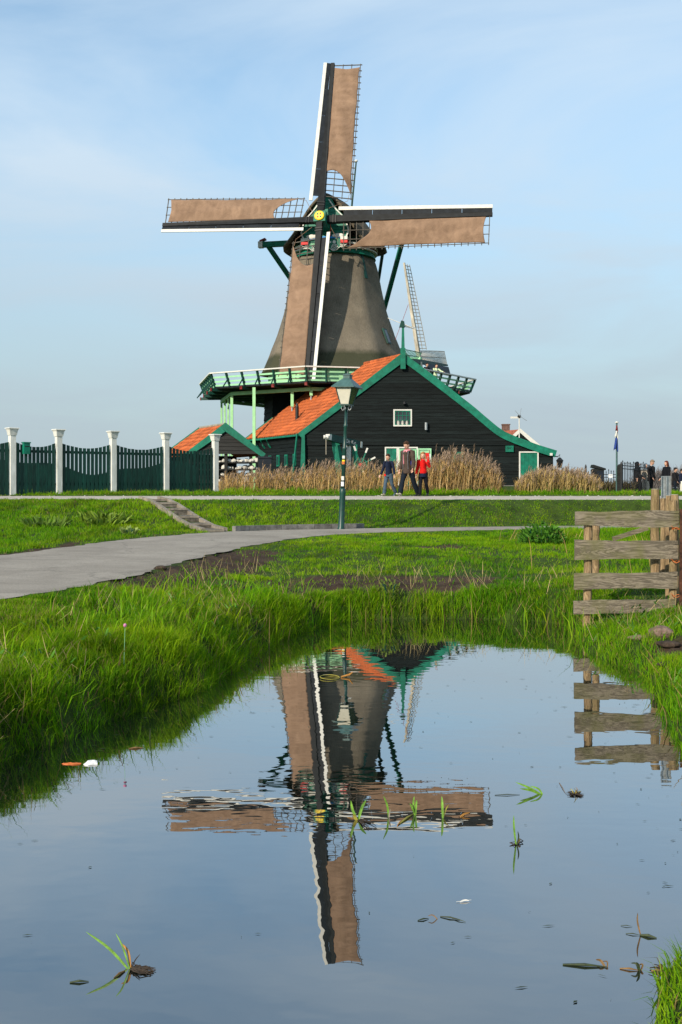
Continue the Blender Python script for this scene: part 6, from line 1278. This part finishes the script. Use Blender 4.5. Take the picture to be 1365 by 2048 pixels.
    if vox < .012:
        for sx in (-1, 1): MB().ellipsoid(hc + HR @ Vector((sx * hw * .40, -hd * .93, .02 * hh)), (.006 * h, .004 * h, .0045 * h), 8, 6, HR).build('eye', 'dark_iron', t, local=True)
        MB().ellipsoid(hc + HR @ Vector((0, -hd * .93, -hh * .52)), (.014 * h, .005 * h, .004 * h), 8, 6, HR).build('mouth', 'dark_red', t, local=True)
    if 'hair' in fit:
        b = MB(); hs = fit.get('hair_len', 0); b.ellipsoid(hc + HR @ Vector((0, .16 * hd, .22 * hh)), (hw * 1.10, hd * 1.02, hh * .92), 14, 10, HR)
        b.ellipsoid(hc + HR @ Vector((0, -.45 * hd, .68 * hh)), (hw * .85, hd * .5, hh * .34), 12, 8, HR)
        if hs: b.tube([hc + HR @ Vector((0, .4 * hd, 0)), hc + HR @ Vector((0, .62 * hd, -hh)), hc + Vector((0, .55 * hd, -hh * (1 + hs)))], [(hw * 1.15, hd * .75), (hw * 1.2, hd * .55), (hw * .8, hd * .3)], 12)
        if hs: [b.tube([hc + HR @ Vector((sx * hw * .95, -.1 * hd, .3 * hh)), hc + HR @ Vector((sx * hw * 1.08, -.15 * hd, -.6 * hh)), hc + Vector((sx * hw * 1.0, 0, -hh * (1 + hs * .8)))], [.014 * h, .016 * h, .010 * h], 8) for sx in (-1, 1)]
        solid(b, 'hair', fit['hair'], t, vox, 1)
    if 'robe' in fit:
        b = MB(); b.tube([Vector((0, 0, .01)), Vector((0, 0, .25 * h)), P, sp(.12), sp(.24), sp(.30), sp(.325)], [(.155 * h, .135 * h), (.135 * h, .115 * h), (.110 * h, .088 * h), (.100 * h, .078 * h), (.108 * h, .075 * h), (.09 * h, .06 * h), (.045 * h, .04 * h)], 16)
        for s0_, e_, w_, d2_ in As: b.tube([s0_, e_, w_ - d2_ * .01 * h], [.045 * h, .045 * h, .042 * h], 10)
        solid(b, 'robe', fit['robe'], t, vox * 1.1, 2)
    if 'scarf' in fit:
        b = MB(); b.ellipsoid(hc + HR @ Vector((0, .22 * hd, .12 * hh)), (hw * 1.32, hd * 1.12, hh * 1.14), 14, 10, HR); b.tube([hc + Vector((0, .03 * h, -.02 * h)), sp(.34), sp(.29)], [(.052 * h, .045 * h), (.062 * h, .055 * h), (.10 * h, .066 * h)], 14)
        solid(b, 'headscarf', fit['scarf'], t, vox, 1)
    if 'trousers' in fit:
        b = MB(); fl = fit.get('flare', 1.0); b.tube([sp(-.06), sp(.0), sp(.06)], [(.082 * h, .066 * h), (.094 * h, .072 * h), (.088 * h, .064 * h)], 14)
        for hip, kn, an, sa in Ls: b.tube([hip + Vector((0, 0, .02 * h)), hip.lerp(kn, .45), kn, kn.lerp(an, .5), an + (kn - an) * .05], [.058 * h, .054 * h, .041 * h, .040 * h * fl, .040 * h * fl], 12)
        solid(b, 'trousers', fit['trousers'], t, vox, 2)
    if 'jacket' in fit:
        b = MB(); lo_ = fit.get('hem', -.05); w_ = fit.get('bulk', 1.0)
        b.tube([sp(lo_), sp(lo_ + .03), sp(.10), sp(.22), sp(.285), sp(.325)], [(.102 * h * w_, .080 * h * w_), (.104 * h * w_, .081 * h * w_), (.092 * h * w_, .070 * h * w_), (.103 * h * w_, .072 * h * w_), (.100 * h * w_, .058 * h * w_), (.045 * h, .040 * h)], 16)
        for s0_, e_, wr, d2_ in As: b.tube([s0_ + (Vector((0, 0, 0)) - Vector((s0_.x, 0, 0))) * .25, s0_, s0_.lerp(e_, .5), e_, e_.lerp(wr, .5), wr - d2_ * .004 * h], [.040 * h * w_, .043 * h * w_, .039 * h * w_, .036 * h * w_, .034 * h * w_, .030 * h * w_], 10)
        solid(b, 'jacket', fit['jacket'], t, vox, 2)
    if 'shirt' in fit:                                                    # shows between the open fronts / below the hem
        z0, z1, w0 = fit['shirt_z']; b = MB(); b.tube([sp(z0), sp((z0 + z1) / 2), sp(z1)], [(w0 * h, .099 * h), (w0 * h, .094 * h), (w0 * h * .8, .086 * h)], 12); solid(b, 'shirt', fit['shirt'], t, vox, 1)
    if 'skirt' in fit: b = MB(); b.tube([sp(-.085), sp(-.02), sp(.03)], [(.112 * h, .090 * h), (.104 * h, .082 * h), (.095 * h, .07 * h)], 14); solid(b, 'shirt_tail', fit['skirt'], t, vox, 1)
    if 'neck_scarf' in fit:
        b = MB(); c_ = sp(.325); b.tube([c_ + Vector((.052 * h * math.cos(a), .048 * h * math.sin(a) - .005 * h, .012 * h * math.sin(a))) for a in np.linspace(0, 2 * math.pi, 20)], .018 * h, 8, cap=False)
        b.tube([c_ + Vector((-.030 * h, -.050 * h, 0)), sp(.24) + Vector((-.022 * h, -.092 * h, 0)), sp(.12) + Vector((-.018 * h, -.104 * h, 0)), sp(.07) + Vector((-.016 * h, -.108 * h, 0))], [(.016 * h, .014 * h), (.018 * h, .008 * h), (.018 * h, .007 * h), (.016 * h, .006 * h)], 8)
        b.tube([c_ + Vector((.034 * h, -.048 * h, 0)), sp(.25) + Vector((.004 * h, -.090 * h, 0)), sp(.20) + Vector((-.012 * h, -.094 * h, 0))], [(.017 * h, .014 * h), (.017 * h, .008 * h), (.014 * h, .006 * h)], 8)
        solid(b, 'neck_scarf', fit['neck_scarf'], t, .009, 1)
    if 'lapels' in fit:
        b = MB()
        for sx in (-1, 1): b.tube([sp(.31) + Vector((sx * .055 * h, -.045 * h, 0)), sp(.2) + Vector((sx * .05 * h, -.078 * h, 0)), sp(-.02) + Vector((sx * .055 * h, -.082 * h, 0))], [(.02 * h, .012 * h), (.016 * h, .010 * h), (.012 * h, .008 * h)], 8)
        solid(b, 'lining', fit['lapels'], t, .010, 1)
    if 'belt' in fit: MB().box(sp(.0) + Vector((-.045 * h, -.078 * h, -.012 * h)), (.05 * h, .03 * h, .05 * h)).build('red_cloth', fit['belt'], t, local=True)
    for i, (hip, kn, an, sa) in enumerate(Ls):                            # shoes point with the shin; the trailing foot is on its toe
        pitch = max(-.9, min(.7, sa)) * .85; f = Vector((0, -math.cos(pitch), math.sin(pitch) * 1.0)); b = MB(); b.tube([an - f * .028 * h - UP * .012 * h, an + f * .03 * h - UP * .018 * h, an + f * .085 * h - UP * .024 * h, an + f * .115 * h - UP * .026 * h], [(.022 * h, .020 * h), (.026 * h, .020 * h), (.026 * h, .016 * h), (.016 * h, .010 * h)], 10); b.tube([an + UP * .02 * h, an - UP * .015 * h], [.024 * h, .024 * h], 8)
        solid(b, 'shoe', fit.get('shoes', ('dark_iron', 'dark_iron'))[i], t, .010, 1)
    return t
def on_path(px, d): x = (px - CX) / FPX * d; return Vector((x, d, max(gz(x, d), 1.31 + .024 * (d - CREST) + .014)))
cloth('brown_coat', (.070, .050, .040)); cloth('navy', (.010, .016, .038)); cloth('jeans', (.060, .095, .135)); cloth('dark_jeans', (.008, .013, .022)); cloth('red_coat', (.62, .012, .010)); cloth('black_cloth', (.007, .008, .012)); cloth('pink_scarf', (.72, .26, .30)); cloth('grey_knit', (.13, .125, .13)); cloth('blue_shirt', (.02, .06, .55)); cloth('beige', (.42, .36, .29)); cloth('hair_brown', (.055, .028, .014), .6); cloth('hair_blond', (.32, .17, .065), .6); cloth('hair_red', (.14, .035, .02), .6); cloth('hair_dark', (.012, .009, .008), .6); cloth('suit', (.012, .012, .014)); cloth('shoe_light', (.50, .47, .36)); cloth('grey_blue', (.09, .12, .15)); cloth('lime_shirt', (.55, .66, .42)); cloth('hair_grey', (.22, .16, .11), .7)
person('man in brown open coat and pink scarf striding along the dike path', on_path(817, 33.9), -38, 1.78, ((24, 6), (-20, 14)), ((-10, 9, 22), (4, 9, 20)), dict(jacket='brown_coat', hem=-.085, bulk=1.10, trousers='dark_jeans', flare=1.15, hair='hair_brown', neck_scarf='pink_scarf', lapels='grey_knit', shirt='blue_shirt', shirt_z=(-.02, .14, .042), shoes=('shoe_light', 'dark_iron')), head=(22, -6), lean=4)
person('boy in navy sweater and blue jeans walking left of the man', on_path(778, 34.2), -40, 1.33, ((15, 4), (-14, 22)), ((6, 14, 16), (-4, 16, 18)), dict(jacket='navy', hem=-.005, bulk=.98, trousers='jeans', flare=1.1, hair='hair_brown', belt='red_coat', shoes=('shoe_light', 'jeans')), head=(10, 12), lean=2)
person('girl in red jacket with a hand held to her face', on_path(847, 33.9), -22, 1.38, ((10, 4), (-10, 22)), ((4, 8, 10), (32, 22, 112, .75)), dict(jacket='red_coat', hem=.0, bulk=1.05, trousers='black_cloth', hair='hair_blond', hair_len=.35, skirt='navy', skin='skin_pale', shoes=('dark_iron', 'dark_iron')), head=(6, 8), lean=0)
def far(px, d): x = (px - CX) / FPX * d; return Vector((x, d, gz(x, d)))
person('woman in long black robe and headscarf, leftmost of the group at the railing', far(1275, 51.5), 70, 1.68, ((4, 2), (-4, 2)), ((12, 6, 40), (12, 6, 40)), dict(robe='black_cloth', scarf='black_cloth', shoes=('dark_iron', 'dark_iron')), vox=.016)
person('woman in beige robe and grey headscarf facing the man in the dark suit', far(1292, 52.4), 10, 1.62, ((3, 2), (-3, 2)), ((15, 6, 50), (15, 6, 50)), dict(robe='beige', scarf='grey_blue', shoes=('dark_iron', 'dark_iron')), vox=.016)
person('bareheaded man in a dark suit with head bowed', far(1303, 50.6), 55, 1.76, ((5, 2), (-5, 4)), ((8, 6, 20), (2, 8, 12)), dict(jacket='suit', hem=-.09, bulk=1.06, trousers='suit', hair='hair_grey', shirt='white', shirt_z=(.24, .335, .036)), head=(26, 0), vox=.016)
person('red-haired woman in dark coat above the galvanised plate', far(1334, 50.2), -70, 1.70, ((3, 2), (-3, 2)), ((10, 6, 20), (5, 6, 20)), dict(jacket='black_cloth', hem=-.12, bulk=1.06, trousers='dark_jeans', hair='hair_red', hair_len=.4), vox=.016)
person('person in dark olive jacket right of the galvanised plate', far(1351, 54), 60, 1.45, ((3, 2), (-3, 2)), ((10, 6, 20), (5, 6, 20)), dict(jacket='suit', hem=-.12, bulk=1.15, trousers='dark_jeans', hair='hair_dark'), vox=.018)
person('person in navy jacket and pale trousers at the right edge', far(1364, 60), 80, 1.5, ((3, 2), (-3, 2)), ((10, 6, 20), (5, 6, 20)), dict(jacket='navy', hem=-.05, bulk=1.1, trousers='white', hair='hair_dark'), vox=.018)
def on_stage(px, d): x = (px - CX) / FPX * d; return Vector((x, d, 7.625))
person('child in pale lime shirt leaning on the windmill stage railing', on_stage(871, 64.0), 25, 1.42, ((3, 2), (-3, 2)), ((40, 10, 30), (50, 20, 20)), dict(jacket='lime_shirt', hem=-.03, trousers='dark_jeans', hair='hair_brown'), lean=12, vox=.018)
person('dark-clad person on the windmill stage beside the child', on_stage(854, 64.6), 40, 1.58, ((3, 2), (-3, 2)), ((20, 10, 60), (20, 10, 60)), dict(jacket='black_cloth', hem=-.05, trousers='black_cloth', hair='hair_dark'), head=(15, 0), vox=.018)
